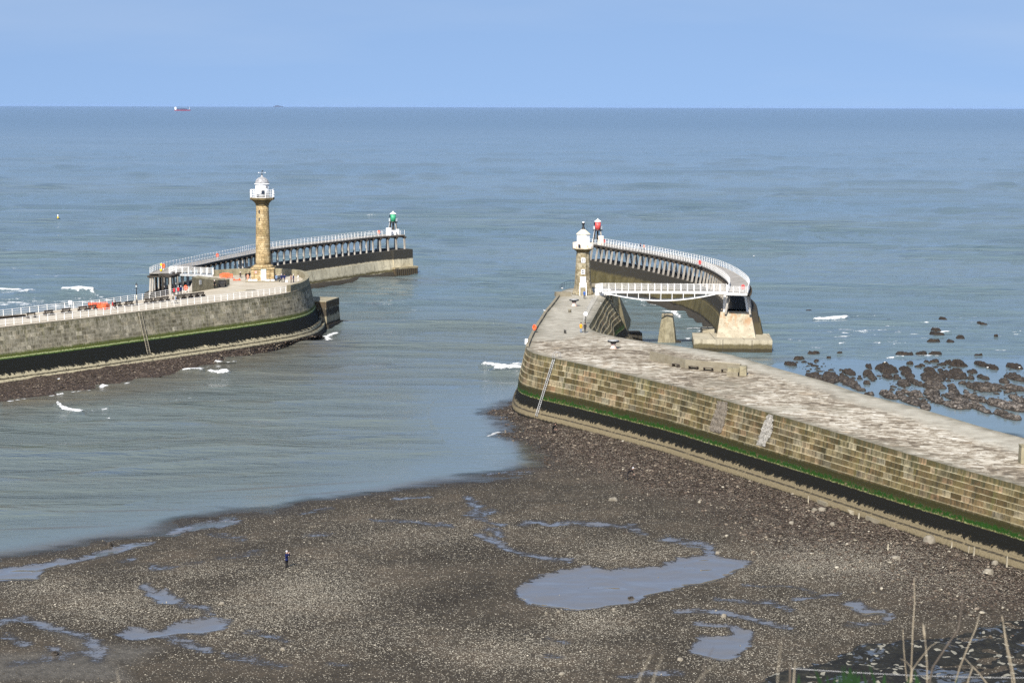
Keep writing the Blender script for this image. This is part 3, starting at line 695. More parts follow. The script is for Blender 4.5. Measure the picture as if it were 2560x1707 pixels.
pm = m.rng(m.math('ADD', pool_a, m.math('MULTIPLY', m.math('SUBTRACT', pn, .675), 2.6)), 0.5, 0.6)
damp = m.rng(m.math('ADD', pool_a, m.math('MULTIPLY', m.math('SUBTRACT', pn, 0.675), 1.2)), 0.12, 0.5)
c = m.mix(m.math('MULTIPLY', damp, .85), c, (0.030, 0.026, 0.021))
c = m.mix(m.math('MULTIPLY', we, .55), c, (0.03, 0.026, 0.021))
c = m.mix(pm, c, (0.118, 0.112, 0.104))
m.bs('Base Color', c)
m.bs('Roughness', m.math('SUBTRACT', m.math('SUBTRACT', 0.9, m.math('MAXIMUM', m.math('MULTIPLY', we, .35), m.math('MULTIPLY', damp, .4))), m.math('MULTIPLY', pm, .44)))
m.bs('IOR', m.math('ADD', 1.4, m.math('ADD', m.math('MULTIPLY', pm, .8), m.math('MULTIPLY', damp, .25))))
m.bs('Specular IOR Level', m.math('ADD', .2, m.math('MULTIPLY', pm, .3)))
hh = m.math('ADD', m.math('MULTIPLY', m.math('SUBTRACT', .5, v1), .35), m.math('MULTIPLY', m.math('SUBTRACT', .6, v2), m.math('ADD', .3, m.math('MULTIPLY', ban, 1.4))))
m.bs('Normal', m.bump(hh, m.math('SUBTRACT', 1.0, pm), 0.16))
M['beach'] = m.m
wet = np.clip(1 - sd / 5, 0, 1)
beach = grid_object('beach', BX, BY, BZ, M['beach'], {'pool': pool, 'bright': bright, 'bank': bank, 'mud': mud, 'wet': wet}, kind='structure')
tag(beach, 'dark shingle beach with rock pools below the near pier', 'beach')
def beach_z(x, y):
    i = int(np.clip((y - gy[0]) / .40, 0, len(gy) - 1)); j = int(np.clip((x - gx[0]) / .34, 0, len(gx) - 1))
    return float(BZ[i, j])
_i = np.clip(np.round((SY - gy[0]) / .40).astype(int), 0, len(gy) - 1); _j = np.clip(np.round((SX - gx[0]) / .34).astype(int), 0, len(gx) - 1)
depth = np.where((SY < gy[-1]) & (SX > gx[0]) & (SX < gx[-1]), SZ - BZ[_i, _j], 2.0)
SZ = np.where(poly_sd(SX, SY, world_land) > 7, -1.2, SZ)
cover = .32 + .68 * sstep(0.0, .34, depth)
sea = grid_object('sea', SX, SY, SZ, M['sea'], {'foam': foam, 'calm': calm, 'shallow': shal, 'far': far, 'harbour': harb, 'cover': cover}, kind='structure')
tag(sea, 'grey blue sea running out to the horizon beyond the two piers', 'sea')

def on_beach(x, y):
    z = .5
    for _ in range(4):
        q = P(x, y, z); z = beach_z(q.x, q.y)
    q = P(x, y, z); return q

# dark rock shelf in the near right corner
shelf_px = Zx('r', [(230, 1260), (300, 1197), (440, 1110), (640, 1045), (950, 992), (1090, 920), (1480, 850), (1700, 818), (2050, 735), (2352, 680), (2700, 600), (3000, 900), (3000, 1300)])
hx = np.arange(8, 92, .3); hy = np.arange(126, 212, .3)
HX, HY = np.meshgrid(hx, hy)
qh = proj(np.stack([HX, HY, np.full_like(HX, .8)], -1).reshape(-1, 3)); sx_ = qh[:, 0].reshape(HX.shape); sy_ = qh[:, 1].reshape(HX.shape)
sdh = poly_sd(sx_ + (fbm(HX * .4, HY * .4) - .5) * 26, (sy_ + (fbm(HX * .4 + 9, HY * .4) - .5) * 12) * 2.5, [(x, y * 2.5) for x, y in shelf_px])
hgt = fbm(HX * .22, HY * .22, 5); hgt2 = fbm(HX * .9, HY * .9, 4)
HZ = np.where(sdh > 0, .55 + np.minimum(.55, sdh / 90) + (hgt - .5) * 1.1 + (hgt2 - .5) * .55, -.3 + np.maximum(-1, sdh / 40))
m = NT('weed covered shale', 0.65, 0.35); p = m.geo()
n = m.noise(p, 0.45, 7, .65); n2 = m.noise(p, 2.2, 5)
wetm = m.rng(m.math('ADD', m.noise(p, 0.22, 6, .72), m.math('MULTIPLY', m.noise(p, 1.1, 4), .35)), 0.74, 0.78)
c = m.ramp(m.math('ADD', m.math('MULTIPLY', n, .6), m.math('MULTIPLY', n2, .4)), [(0.35, (0.005, 0.005, 0.005)), (0.55, (0.016, 0.016, 0.013)), (0.68, (0.05, 0.046, 0.033)), (0.8, (0.16, 0.15, 0.12))])
c = m.mix(m.math('GREATER_THAN', m.sep(m.vor(p, 2.2, 'F1', 'Color'))[0], .93), c, (0.22, 0.21, 0.17))
m.bs('Base Color', m.mix(wetm, c, (0.06, 0.065, 0.07))); m.bs('IOR', m.math('ADD', 1.4, m.math('MULTIPLY', wetm, .8)))
m.bs('Roughness', m.math('SUBTRACT', .85, m.math('MULTIPLY', wetm, .78)))
m.bs('Normal', m.bump(m.math('ADD', n, n2), m.math('SUBTRACT', 1.0, wetm), .25)); M['shelf'] = m.m
shelf = grid_object('rock_shelf', HX, HY, HZ, M['shelf'], kind='structure')
tag(shelf, 'black weed covered rock shelf at the corner of the beach', 'rock shelf')
# ================================================================== stone piers
ZD = 10.3                                     # pier decks
ZE = 11.7                                     # timber walkways
ZW = 7.1                                      # concrete walls under them
FWD = 1
def densify(poly, step):
    out = []
    for a, b in zip(poly, poly[1:] + poly[:1]):
        a = Vector(a); b = Vector(b); n = max(1, int((b - a).length / step))
        for k in range(n): out.append(a.lerp(b, k / n))
    return out
def smooth_loop(p, it):
    for _ in range(it): p = [(p[i - 1] + p[i] * 2 + p[(i + 1) % len(p)]) / 4 for i in range(len(p))]
    return p
def pier_walls(mb, loop, prof, mult=None, top=None):
    """loop: ccw list of 2-D points; prof: (offset outward, z) from the top down"""
    n = len(loop); nor = []
    for i in range(n):
        d = (loop[(i + 1) % n] - loop[i - 1]); nor.append(Vector((d.y, -d.x)).normalized())
    L = [0.0]
    for i in range(n): L.append(L[-1] + (loop[(i + 1) % n] - loop[i]).length)
    mult = mult or [1.0] * n
    rows = []
    for off, z in prof:
        rows.append([Vector((loop[i].x + nor[i].x * (off + (mult[i] - 1) * (ZD - z) * .3), loop[i].y + nor[i].y * (off + (mult[i] - 1) * (ZD - z) * .3), z if (top is None or z < 4.2) else 4.2 + (z - 4.2) * (top(loop[i].y) - 4.2) / (ZD - 4.2))) for i in range(n)])
    for (A, (oa, za)), (B, (ob, zb)) in zip(list(zip(rows, prof))[:-1], list(zip(rows, prof))[1:]):
        va, vb = (za, zb) if abs(za - zb) > .02 else (za + .01, za - .05)
        for i in range(n):
            j = (i + 1) % n
            mb.face([B[i], B[j], A[j], A[i]], [(L[i], vb), (L[i + 1], vb), (L[i + 1], va), (L[i], va)])
    return rows, nor
def flat2(pts, z): return [Vector(P(x, y, z)[:2]) for x, y in pts]
def ccw(p):
    a = sum(p[i - 1].x * p[i].y - p[i].x * p[i - 1].y for i in range(len(p)))
    return p if a > 0 else p[::-1]
def deck_mesh(loop, z, name, mat, parent, edge_w, smooth_fn=None, zfn=None):
    """pier deck as a triangulated sheet with edge-distance attribute"""
    bm = bmesh.new(); vs = [bm.verts.new((p.x, p.y, z)) for p in loop]; f = bm.faces.new(vs)
    bmesh.ops.triangulate(bm, faces=[f])
    x0, x1 = min(p.x for p in loop), max(p.x for p in loop); y0, y1 = min(p.y for p in loop), max(p.y for p in loop)
    k = x0
    while k < x1:
        bmesh.ops.bisect_plane(bm, geom=bm.verts[:] + bm.edges[:] + bm.faces[:], plane_co=(k, 0, 0), plane_no=(1, 0, 0)); k += 2.0
    k = y0
    while k < y1:
        bmesh.ops.bisect_plane(bm, geom=bm.verts[:] + bm.edges[:] + bm.faces[:], plane_co=(0, k, 0), plane_no=(0, 1, 0)); k += 2.0
    off = wloc(parent); me = bpy.data.meshes.new(name)
    co = np.array([v.co[:] for v in bm.verts])
    bm.normal_update()
    for ff in bm.faces:
        if ff.normal.z < 0: ff.normal_flip()
    for v in bm.verts: v.co = Vector((v.co.x, v.co.y, zfn(v.co.y) if zfn else v.co.z)) - off
    bm.to_mesh(me); bm.free()
    sdv = poly_sd(co[:, 0], co[:, 1], [tuple(p) for p in loop])
    e = 1 - sstep(edge_w * .3, edge_w, sdv)
    a = me.attributes.new('edge', 'FLOAT', 'POINT'); a.data.foreach_set("value", e.astype(np.float32))
    s_ = smooth_fn(co) if smooth_fn else np.zeros(len(co))
    a = me.attributes.new('smooth', 'FLOAT', 'POINT'); a.data.foreach_set("value", s_.astype(np.float32))
    me.materials.append(mat)
    o = bpy.data.objects.new(name, me); C.objects.link(o); o.parent = parent
    return o

# ---- far (left) pier
wp_px = [(-420, 864), (0, 818), (125, 804), (239, 791.5), (348, 778), (471, 763.5), (569, 752), (657, 741), (716, 732.5), (752, 724), (770, 714), (775, 704), (768, 694), (745, 687), (684, 683), (600, 684), (534, 688), (500, 692), (482, 702), (474, 720), (432, 735), (379, 745.5), (321, 753), (246, 763.5), (163, 772), (99, 779), (0, 790), (-420, 838)]
wloop = smooth_loop(ccw(densify(flat2(wp_px, ZD), 2.2)), 2)
west_pier = thing('stone_pier', 'grey weathered stone pier with white railings under the tall golden lighthouse', 'pier', (wloop[0].x, wloop[0].y, 0))
mb = MB()
wrows, wnor = pier_walls(mb, wloop, [(0, ZD), (0.02, ZD - .35), (.10, ZD - .36), (0.9, 6.0), (1.35, 4.6), (1.8, 3.0), (2.05, 2.1), (2.5, 2.05), (2.65, 1.35), (3.3, 1.3), (3.5, .5), (4.0, -1.2)])
mb.build('wall', M['wall_west'], west_pier)
deck_mesh(wloop, ZD, 'deck', M['deck_west'], west_pier, 1.4)
# parapet round the pier head and along its back
def parapet(px, h, w, name, parent, mat, z=ZD):
    pts = resample([P(x, y, z) for x, y in px], 1.2); mb = MB(); n = len(pts); L = 0
    nn = []
    for i in range(n):
        d = (pts[min(i + 1, n - 1)] - pts[max(i - 1, 0)]); nn.append(Vector((-d.y, d.x, 0)).normalized())
    for i in range(n - 1):
        a, b = pts[i], pts[i + 1]; l = (b - a).length
        q = [a - nn[i] * w / 2, a + nn[i] * w / 2, b + nn[i + 1] * w / 2, b - nn[i + 1] * w / 2]
        q = [Vector((v.x, v.y, z - .01)) for v in q]; t = [v + Vector((0, 0, h)) for v in q]
        mb.face([t[0], t[3], t[2], t[1]], [(L, 0), (L + l, 0), (L + l, w), (L, w)])
        mb.face([q[1], q[2], t[2], t[1]][::-1], [(L, z), (L + l, z), (L + l, z + h), (L, z + h)][::-1])
        mb.face([q[0], q[3], t[3], t[0]], [(L, z), (L + l, z), (L + l, z + h), (L, z + h)])
        if i == 0: mb.face([q[0], t[0], t[1], q[1]])
        if i == n - 2: mb.face([q[3], q[2], t[2], t[3]])
        L += l
    return mb.build(name, mat, parent)
parapet([(722, 729.5), (748, 722.5), (764, 713.5), (768, 704), (760, 696), (742, 690), (684, 686), (600, 687), (536, 690.5)], 1.45, .9, 'parapet', west_pier, M['drab_stone'])

# rubble shore under the far pier
mb = MB(); NSEG = 90
inner = [P(x, y, 1.0) for x, y in [(-330, 985), (0, 951), (161, 932.5), (321, 910), (470, 891), (567, 877), (704, 857), (800, 838)]]
outer = [P(x, y, -.5) for x, y in [(-330, 1040), (0, 1006), (124, 991), (190, 981), (317, 958), (432, 938), (512, 918), (640, 888), (712, 872), (812, 845)]]
ri = resample(inner, 1.0); ro = resample(outer, 1.0); K = 16; N = 110
def at(l, t):
    f = t * (len(l) - 1); i = min(int(f), len(l) - 2); return l[i].lerp(l[i + 1], f - i)
GX = np.zeros((N + 1, K + 1)); GY = GX.copy(); GZ = GX.copy()
for i in range(N + 1):
    a, b = at(ri, i / N), at(ro, i / N)
    for k in range(K + 1):
        v = a.lerp(b, k / K); GX[i, k] = v.x; GY[i, k] = v.y; GZ[i, k] = v.z
GZ += (fbm(GX * .5, GY * .5, 4) - .5) * .7
m = NT('wet brown rubble', 0.75, 0.3); p = m.geo()
vc = m.sep(m.vor(p, 2.8, 'F1', 'Color')); vd = m.vor(p, 2.8)
c = m.ramp(vc[0], [(0.0, (0.014, 0.009, 0.007)), (0.5, (0.038, 0.026, 0.018)), (0.85, (0.07, 0.05, 0.037)), (1.0, (0.14, 0.11, 0.085))])
m.bs('Base Color', m.mix(m.rng(m.noise(p, .3, 5), .4, .65, 0, .7), c, (0.035, 0.025, 0.018))); m.bs('Normal', m.bump(m.math('SUBTRACT', .6, vd), 1.0, .18)); M['rubble'] = m.m
tag(grid_object('rubble_shore', GX, GY, GZ, M['rubble'], kind='structure'), 'brown wet rubble shore along the foot of the far pier', 'shore')

# ---- near (right) pier: its deck falls gently towards the land
def zde(y): return ZD - 1.35 * min(1.7, max(0.0, (292 - y) / 97))
def PE(x, y, up=0.0):
    z = ZD
    for _ in range(8): z = zde(P(x, y, z).y)
    q = P(x, y, z + up); return Vector((q.x, q.y, z + up))

ep_px = [(2900, 1312), (2560, 1216), (2297, 1142), (2126, 1091), (1960, 1042.6), (1802, 998), (1703, 969), (1591, 942), (1443, 907.5), (1382, 895), (1340, 886), (1320, 878), (1314, 868), (1318, 852), (1333, 828), (1364, 777), (1400, 731), (1408, 725), (1433, 719), (1500, 719), (1519, 726), (1519, 737), (1497, 772), (1481, 801), (1471, 817), (1478, 826), (1525, 839), (1604, 853), (1703, 866), (1826, 885.6), (1950, 922.6), (2073, 956), (2138, 980), (2291, 1018), (2470, 1071.6), (2560, 1094.6), (2900, 1185)]
eraw = [Vector(PE(x, y)[:2]) for x, y in ep_px]
eloop = smooth_loop(ccw(densify(eraw, 1.6)), 3)
east_pier = thing('stone_pier', 'brown weathered stone pier with flagged top, nearest the beach', 'pier', (eloop[0].x, eloop[0].y, 0))
prof = [(0, ZD)]; off = .02; zc = ZD
for i in range(7):
    zn = zc - .87; prof.append((off + .03, zn + .14)); off += .03
    if i < 6: prof.append((off + .17, zn)); off += .17
    zc = zn
prof += [(off + .2, 3.2), (off + .4, 2.0), (off + .62, 1.95), (off + .72, 1.3), (off + .98, 1.25), (off + 1.08, .5), (off + 1.3, -1.5)]
rec = [P(1519, 737, ZD), P(1497, 772, ZD), P(1481, 801, ZD)]
mult = [1.0 + 1.3 * max(0, 1 - min((Vector((p.x, p.y, ZD)) - r).length for r in rec) / 22) * (1 if p.x > 12 + 0.0 and p.y > 318 else 0) for p in eloop]
for _ in range(6): mult = [(mult[i - 1] + mult[i] * 2 + mult[(i + 1) % len(mult)]) / 4 for i in range(len(mult))]
mb = MB(); erows, enor = pier_walls(mb, eloop, prof, mult, zde)
mb.build('wall', M['wall_east'], east_pier)
def esm(co):
    q = proj(co); strip = poly_sd(q[:, 0], q[:, 1] * 2, [(x, y * 2) for x, y in [(1310, 720), (1520, 720), (1480, 830), (1400, 850), (1320, 850)]])
    far_e = line_d(q[:, 0], q[:, 1] * 2.2, [(x, y * 2.2) for x, y in ep_px[-9:]])
    return np.maximum(sstep(-14, 10, strip) * .9, 1 - sstep(16, 44, far_e))
deck_mesh(eloop, ZD, 'deck', M['deck_east'], east_pier, 1.5, esm, zde)

def wall_strip(name, px_top, width, mat, parent, rows, nor, loop, z0, z1, proud=.05):
    """patch of render lying on the battered wall below a top point"""
    t = P(*px_top, ZD); i0 = min(range(len(loop)), key=lambda i: (Vector((loop[i].x, loop[i].y, ZD)) - t).length)
    idx = [(i0 + k) % len(loop) for k in range(-width, width + 1)]
    mb = MB()
    for r in range(len(rows) - 1):
        za = rows[r][0].z; zb = rows[r + 1][0].z
        if za > z1 or zb < z0: continue
        for a, b in zip(idx[:-1], idx[1:]):
            n3 = Vector((nor[i0].x, nor[i0].y, .2)) * proud
            qs = [rows[r + 1][a] + n3, rows[r + 1][b] + n3, rows[r][b] + n3, rows[r][a] + n3]
            mb.face(qs)
    o = mb.build(name, mat, parent)
    return o
m = NT('rough render repair', .95, .15); p = m.geo(); n = m.noise(p, 2.2, 7, .7)
m.bs('Base Color', m.ramp(n, [(.35, (.12, .10, .075)), (.6, (.22, .19, .15)), (.8, (.3, .27, .22))])); m.bs('Normal', m.bump(n, 1, .3)); M['render'] = m.m
m = NT('pale mortar repair', .95, .15); p = m.geo(); n = m.noise(p, 2.6, 8, .75)
m.bs('Base Color', m.ramp(n, [(.38, (.1, .09, .07)), (.48, (.34, .32, .28)), (.7, (.5, .48, .43))])); m.bs('Normal', m.bump(n, 1, .3)); M['mortar'] = m.m
def lumpy_patch(name, px, mat, label):
    """irregular outline patch following the courses, px polygon (top to bottom) on the east wall"""
    mb = MB(); n = len(px) // 2
    def on_wall(x, y):
        best = None
        for r in range(len(erows) - 1):
            for a in range(len(eloop)): pass
        return best
    return None
def wall_point(x, y):
    """intersection of the view ray through pixel (x,y) with the east wall, pushed slightly outwards"""
    d = R3 @ Vector(((x - CX) / F, -(y - CY) / F, -1.0)); o = Vector((0, 0, CAM_H))
    hit = EB.ray_cast(o, d)
    return hit[0] + hit[1] * .05
from mathutils.bvhtree import BVHTree
_v = []; _f = []
for r in range(len(erows)): _v += [tuple(v) for v in erows[r]]
n_ = len(eloop)
for r in range(len(erows) - 1):
    for i in range(n_): _f.append((( r + 1) * n_ + i, (r + 1) * n_ + (i + 1) % n_, r * n_ + (i + 1) % n_, r * n_ + i))
EB = BVHTree.FromPolygons(_v, _f)
_v = []; _f = []
for r in range(len(wrows)): _v += [tuple(v) for v in wrows[r]]
n_ = len(wloop)
for r in range(len(wrows) - 1):
    for i in range(n_): _f.append(((r + 1) * n_ + i, (r + 1) * n_ + (i + 1) % n_, r * n_ + (i + 1) % n_, r * n_ + i))
WB = BVHTree.FromPolygons(_v, _f)
def patch(name, left, right, mat):
    mb = MB(); K = 26
    def li(l, t):
        f = t * (len(l) - 1); i = min(int(f), len(l) - 2); return (l[i][0] + (l[i + 1][0] - l[i][0]) * (f - i), l[i][1] + (l[i + 1][1] - l[i][1]) * (f - i))
    G = []
    for k in range(K + 1):
        a, b = li(left, k / K), li(right, k / K); j = random.uniform(-2.5, 2.5); j2 = random.uniform(-2.5, 2.5)
        row = []
        for t in range(9):
            x = a[0] + j + (b[0] + j2 - a[0] - j) * t / 8; y = a[1] + (b[1] - a[1]) * t / 8
            v = wall_point(x, y); e = min(t, 8 - t) / 4
            row.append(v + Vector((-.3, -.9, .1)) * (.02 + .10 * e * random.random()))
        G.append(row)
    for k in range(K):
        for t in range(8): mb.face([G[k + 1][t], G[k + 1][t + 1], G[k][t + 1], G[k][t]], smooth=True)
    return mb.build(name, mat, east_pier)
z8 = lambda pts: Z(1580, 840, .2466, pts)
patch('render_patch', z8([(872, 655), (850, 760), (800, 860), (790, 960)]), z8([(978, 668), (968, 780), (935, 880), (900, 985)]), M['render'])
patch('mortar_patch', z8([(1385, 790), (1330, 900), (1290, 1020), (1262, 1105)]), z8([(1432, 800), (1432, 900), (1410, 1010), (1345, 1120)]), M['mortar'])
# end buttress beside the recess and its weed covered footing
mb = MB()
def hull4(b, t): mb.hexa([*b, *t])
a, b_, c_, d_ = P(1528, 733, ZD - .3), P(1521, 728, ZD - .3), P(1539, 727, ZD - .8), P(1546, 733, ZD - .8)
hull4([P(1553, 842, -.5), P(1530, 800, -.5), P(1578, 800, -.5), P(1572, 845, -.5)], [a, b_, c_, d_])
mb.build('buttress', M['drab_stone'], east_pier)
mb = MB(); q = P(1583, 851, 0); mb.box((q.x - .2, q.y + 2.2, .3), (4.2, 4.4, 2.6), .1, taper=.92); mb.build('footing', M['weed_rock'], east_pier)
mb = MB()
hull4([P(1510, 838, 1), P(1500, 815, 1), P(1545, 812, 1), P(1552, 846, 1)], [P(1512, 838, 3), P(1518, 812, 4.6), P(1524, 812, 4.6), P(1530, 838, 3)])
mb.build('ramp', M['pale_stone'], east_pier)
# edging stones on the left edge of the pier arm
z7 = lambda pts: Z(1280, 660, .2552, pts)
mb = MB()
seq = z7([(150, 800), (180, 720), (215, 650), (250, 590), (290, 530), (330, 465), (370, 420), (410, 370), (450, 315), (475, 285)])
for (x0, y0), (x1, y1) in zip(seq[:-1], seq[1:]):
    a, b = P(x0, y0, ZD + .25), P(x1, y1, ZD + .25); d = b - a
    mb.beam(a + d * .03, b - d * .05, .5, .3)
mb.build('edging', M['pale_stone'], east_pier)
mb = MB(); q = P(*z7([(500, 318)])[0], ZD); mb.box((q.x, q.y + .7, ZD + .45), (3.4, 1.6, .9), .2, taper=.95); mb.build('stone_block', M['pale_stone'], east_pier)
mb = MB(); q = P(1497, 716.5, ZD); mb.box((q.x, q.y, ZD + .35), (3.2, 1.0, .7), 0); mb.build('kerb', M['pale_stone'], east_pier)

# pier-head block of the far pier
def prism_px(name, mat, parent, base_px, zb, zt, back, top=None, taper=0.0):
    pass
tw = thing('concrete_block', 'dark topped concrete block standing in the water against the far pier head', 'concrete block', P(818, 817, 0))
B0 = P(818, 818, 0); B1 = P(852, 806, 0)
dr = (B1 - B0); dl = Vector((-dr.y, dr.x, 0)).normalized() * 11
mb = MB(); bb = [B0 + dl, B0, B1, B1 + dl]; bb = [Vector((v.x, v.y, -1)) for v in bb]
def rise(pts, z, k=0.0):
    c = sum(pts, Vector()) / len(pts); return [Vector((c.x + (v.x - c.x) * (1 - k), c.y + (v.y - c.y) * (1 - k), z)) for v in pts]
mb.hexa(bb + rise(bb, 4.15, .06)); mb.build('body', M['conc_head'], tw)
mb = MB(); t0 = rise(bb, 4.15, .045); mb.hexa(t0 + rise(bb, 5.9, .05)); mb.build('cap', M['conc_head'], tw)
mb = MB(); t0 = rise(bb, -1, -.12); mb.hexa(t0 + rise(bb, .55, -.07)); mb.build('footing', M['weed_rock'], tw)

# ================================================================== railings
def post_mesh(h, w, name, mat):
    mb = MB(); mb.box((0, 0, h / 2), (w, w, h)); mb.box((0, 0, h + .03), (w * 1.5, w * 1.5, .06)); o = mb.build(name, mat, None, False); return o
PROTO = []
def railing(parent, pts, spacing, h, levels, mat, w=.09, r=.045, pname='post', rname='rail', most=100, wpost=None):
    pts = resample(pts, spacing); src = post_mesh(h, wpost or w, pname, mat)
    order = sorted(range(len(pts)), key=lambda i: (pts[i] - cam.location).length)
    keep = set(order[:most]); first = True; rest = MB()
    for i, p in enumerate(pts):
        if i in keep:
            if first: src.parent = parent; src.location = p - wloc(parent); first = False
            else: inst(src, parent, p)
        else: rest.box((p.x, p.y, p.z + h / 2), (w, w, h))
    if rest.f: rest.build(pname + '_row', mat, parent)['kind'] = 'stuff'
    for lv in levels:
        mb = MB(); mb.tube([p + Vector((0, 0, lv)) for p in pts], r, 6); mb.build(rname, mat, parent)
    return pts
def rail_thing(name, label, px, z, spacing, h, levels, mat, **k):
    pts = [P(x, y, z) for x, y in px]
    t = thing(name, label, 'railing', pts[0]); railing(t, pts, spacing, h, levels, mat, **k); return t
rail_thing('railing', 'white railing along the near edge of the far pier above its stone wall', [(-330, 852), (0, 815.5), (125, 802), (239, 789.5), (348, 776), (471, 761.5), (569, 750), (657, 739), (714, 731)], ZD, 1.85, 1.25, (.42, .82, 1.22), M['white'])
rail_thing('railing', 'white railing along the seaward edge of the far pier behind the benches', [(-330, 830), (0, 792), (99, 780.5), (163, 773.5), (246, 765), (321, 754.5), (379, 747), (432, 737), (486, 729), (523, 722)], ZD, 2.1, 1.25, (.42, .82, 1.22), M['white'])
rail_thing('railing', 'thin black railing at the outer edge behind the small lighthouse', z7([(470, 252), (520, 225), (600, 205)]), ZD, 2.0, 1.1, (.55, 1.05), M['black'], w=.05, r=.025)
rail_thing('railing', 'row of thin grey stanchions along the recess on the near pier', z7([(700, 560), (745, 480), (790, 400), (830, 340), (865, 290)]), ZD, 3.6, 1.3, (1.2,), M['steel'], w=.06, r=.018)
# ================================================================== timber extensions on concrete walls
def extension(name, label, edge_pts, side, W_, conc, rake, wall_in, wall_out, ws=0):
    """edge_pts: world points of the deck edge facing the harbour, in order from the shore end.
    side=+1 when the deck lies to the left of the direction of travel"""
    e = resample(edge_pts, 3.3); n = len(e)
    tn = [(e[min(i + 1, n - 1)] - e[max(i - 1, 0)]).normalized() for i in range(n)]
    nr = [Vector((-t.y, t.x, 0)) * side for t in tn]               # from harbour edge towards the sea
    mid = [e[i] + nr[i] * W_ / 2 for i in range(n)]
    T = thing(name, label, 'pier extension', (mid[0].x, mid[0].y, 0))
    def strip(offs, zs, nm, mat, parent, s0=0):
        mb = MB(); L = 0; k = len(offs); caps = True
        for i in range(s0, n - 1):
            l = (mid[i + 1] - mid[i]).length
            A = [mid[i] + nr[i] * o + Vector((0, 0, z - mid[i].z)) for o, z in zip(offs, zs)]
            B = [mid[i + 1] + nr[i + 1] * o + Vector((0, 0, z - mid[i + 1].z)) for o, z in zip(offs, zs)]
            for j in range(k):
                j2 = (j + 1) % k
                q = [A[j], B[j], B[j2], A[j2]]
                if side > 0: q = q[::-1]
                uv = [(L, zs[j]), (L + l, zs[j]), (L + l, zs[j2]), (L, zs[j2])]
                mb.face(q, uv[::-1] if side > 0 else uv)
            if i == s0 and caps: mb.face(A if side > 0 else A[::-1])
            if i == n - 2 and caps: mb.face(B[::-1] if side > 0 else B)
            L += l
        return mb.build(nm, mat, parent)
    h = W_ / 2
    strip([-h, h, h, -h], [ZE, ZE, ZE - .14, ZE - .14], 'deck', M['planks'], T)
    strip([-h - .04, -h + .22, -h + .22, -h - .04], [ZE - .15, ZE - .15, ZE - .55, ZE - .55], 'side_beam', M['timber_dark'], T)
    strip([h - .22, h + .04, h + .04, h - .22], [ZE - .15, ZE - .15, ZE - .55, ZE - .55], 'side_beam', M['timber_dark'], T)
    strip([-.15, .15, .15, -.15], [ZE - .15, ZE - .15, ZE - .55, ZE - .55], 'middle_beam', M['timber_dark'], T)
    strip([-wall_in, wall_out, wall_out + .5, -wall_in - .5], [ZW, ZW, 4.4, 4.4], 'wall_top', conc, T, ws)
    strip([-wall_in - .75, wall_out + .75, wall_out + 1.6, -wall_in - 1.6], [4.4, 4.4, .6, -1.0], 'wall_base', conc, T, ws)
    # weedy apron at the waterline
    mb = MB(); R = []
    for i in range(n):
        row = []
        for o, z in ((-wall_in - 1.3, .9), (-wall_in - 1.7, .65), (-wall_in - 2.1, .35), (-wall_in - 2.5, -.5)):
            v = mid[i] + nr[i] * o; row.append(Vector((v.x, v.y, z + random.uniform(-.25, .25))))
        R.append(row)
    for i in range(ws, n - 1):
        for j in range(3):
            q = [R[i][j], R[i + 1][j], R[i + 1][j + 1], R[i][j + 1]]
            mb.face(q if side < 0 else q[::-1], smooth=True)
    mb.build('weedy_apron', M['weed_rock'], T)
    # bents: two raking legs, cap beam, corbel blocks
    sm = MB(); sm.beam((-h + .25, 0, ZE - .95), (-h + .25 - rake, 0, ZW - .3), .42, .42, up=(0, 1, 0)); legA = sm.build('timber_leg', M['timber'], T, False)
    sm = MB(); sm.beam((h - .25, 0, ZE - .95), (h - .25 + rake, 0, ZW - .3), .42, .42, up=(0, 1, 0)); legB = sm.build('timber_leg', M['timber'], T, False)
    sm = MB(); sm.box((0, 0, ZE - .75), (W_ + 1.0, .42, .4)); sm.box((-h + .25, 0, ZE - 1.02), (1.0, .5, .2)); sm.box((h - .25, 0, ZE - 1.02), (1.0, .5, .2)); cap_ = sm.build('cap_beam', M['timber_dark'], T, False)
    for i in range(n):
        a = math.atan2(nr[i].y, nr[i].x)
        for k, src in enumerate((legA, legB, cap_)):
            if i == 0 and ws: o = src; src.location = (0, 0, 0); continue
            if i == 1 and ws or i == 0: o = src
            else: o = inst(src, T, mid[i])
            o.location = (mid[i].x - T.location.x, mid[i].y - T.location.y, 0); o.rotation_euler = (0, 0, a)
    near_r = [mid[i] - nr[i] * (h - .12) for i in range(n)]; far_r = [mid[i] + nr[i] * (h - .12) for i in range(n)]
    ra = thing('railing', None, None); ra.parent = T; ra.location = (0, 0, 0)
    railing(ra, [Vector((v.x, v.y, ZE)) for v in near_r], 1.75, 1.3, (.45, .87, 1.27), M['white'], w=.085, r=.036)
    rb = thing('railing', None, None); rb.parent = T
    railing(rb, [Vector((v.x, v.y, ZE)) for v in far_r], 1.75, 1.3, (.45, .87, 1.27), M['white'], w=.085, r=.036, most=40)
    return T, e, mid, nr
we_px = [(424, 683), (430, 679.5), (440, 675), (459, 669.5), (507, 660), (555, 649.5), (601, 640.5), (635, 633.5), (680, 623), (765, 612), (850, 602), (935, 592), (1012, 586.5)]
WEXT, we_e, we_m, we_n = extension('pier_extension', 'curved timber walkway on concrete wall seaward of the tall lighthouse, leading to the green beacon', [P(x, y, ZE) for x, y in we_px], +1, 4.6, M['conc_west'], .25, 3.0, 3.6)
ee_px = [(1817, 731), (1823, 717), (1818, 703), (1796, 685), (1763, 668), (1720, 655), (1677, 645.6), (1633, 636), (1590, 628), (1547, 621.5), (1514, 615.5), (1488, 611), (1466, 607.5)]
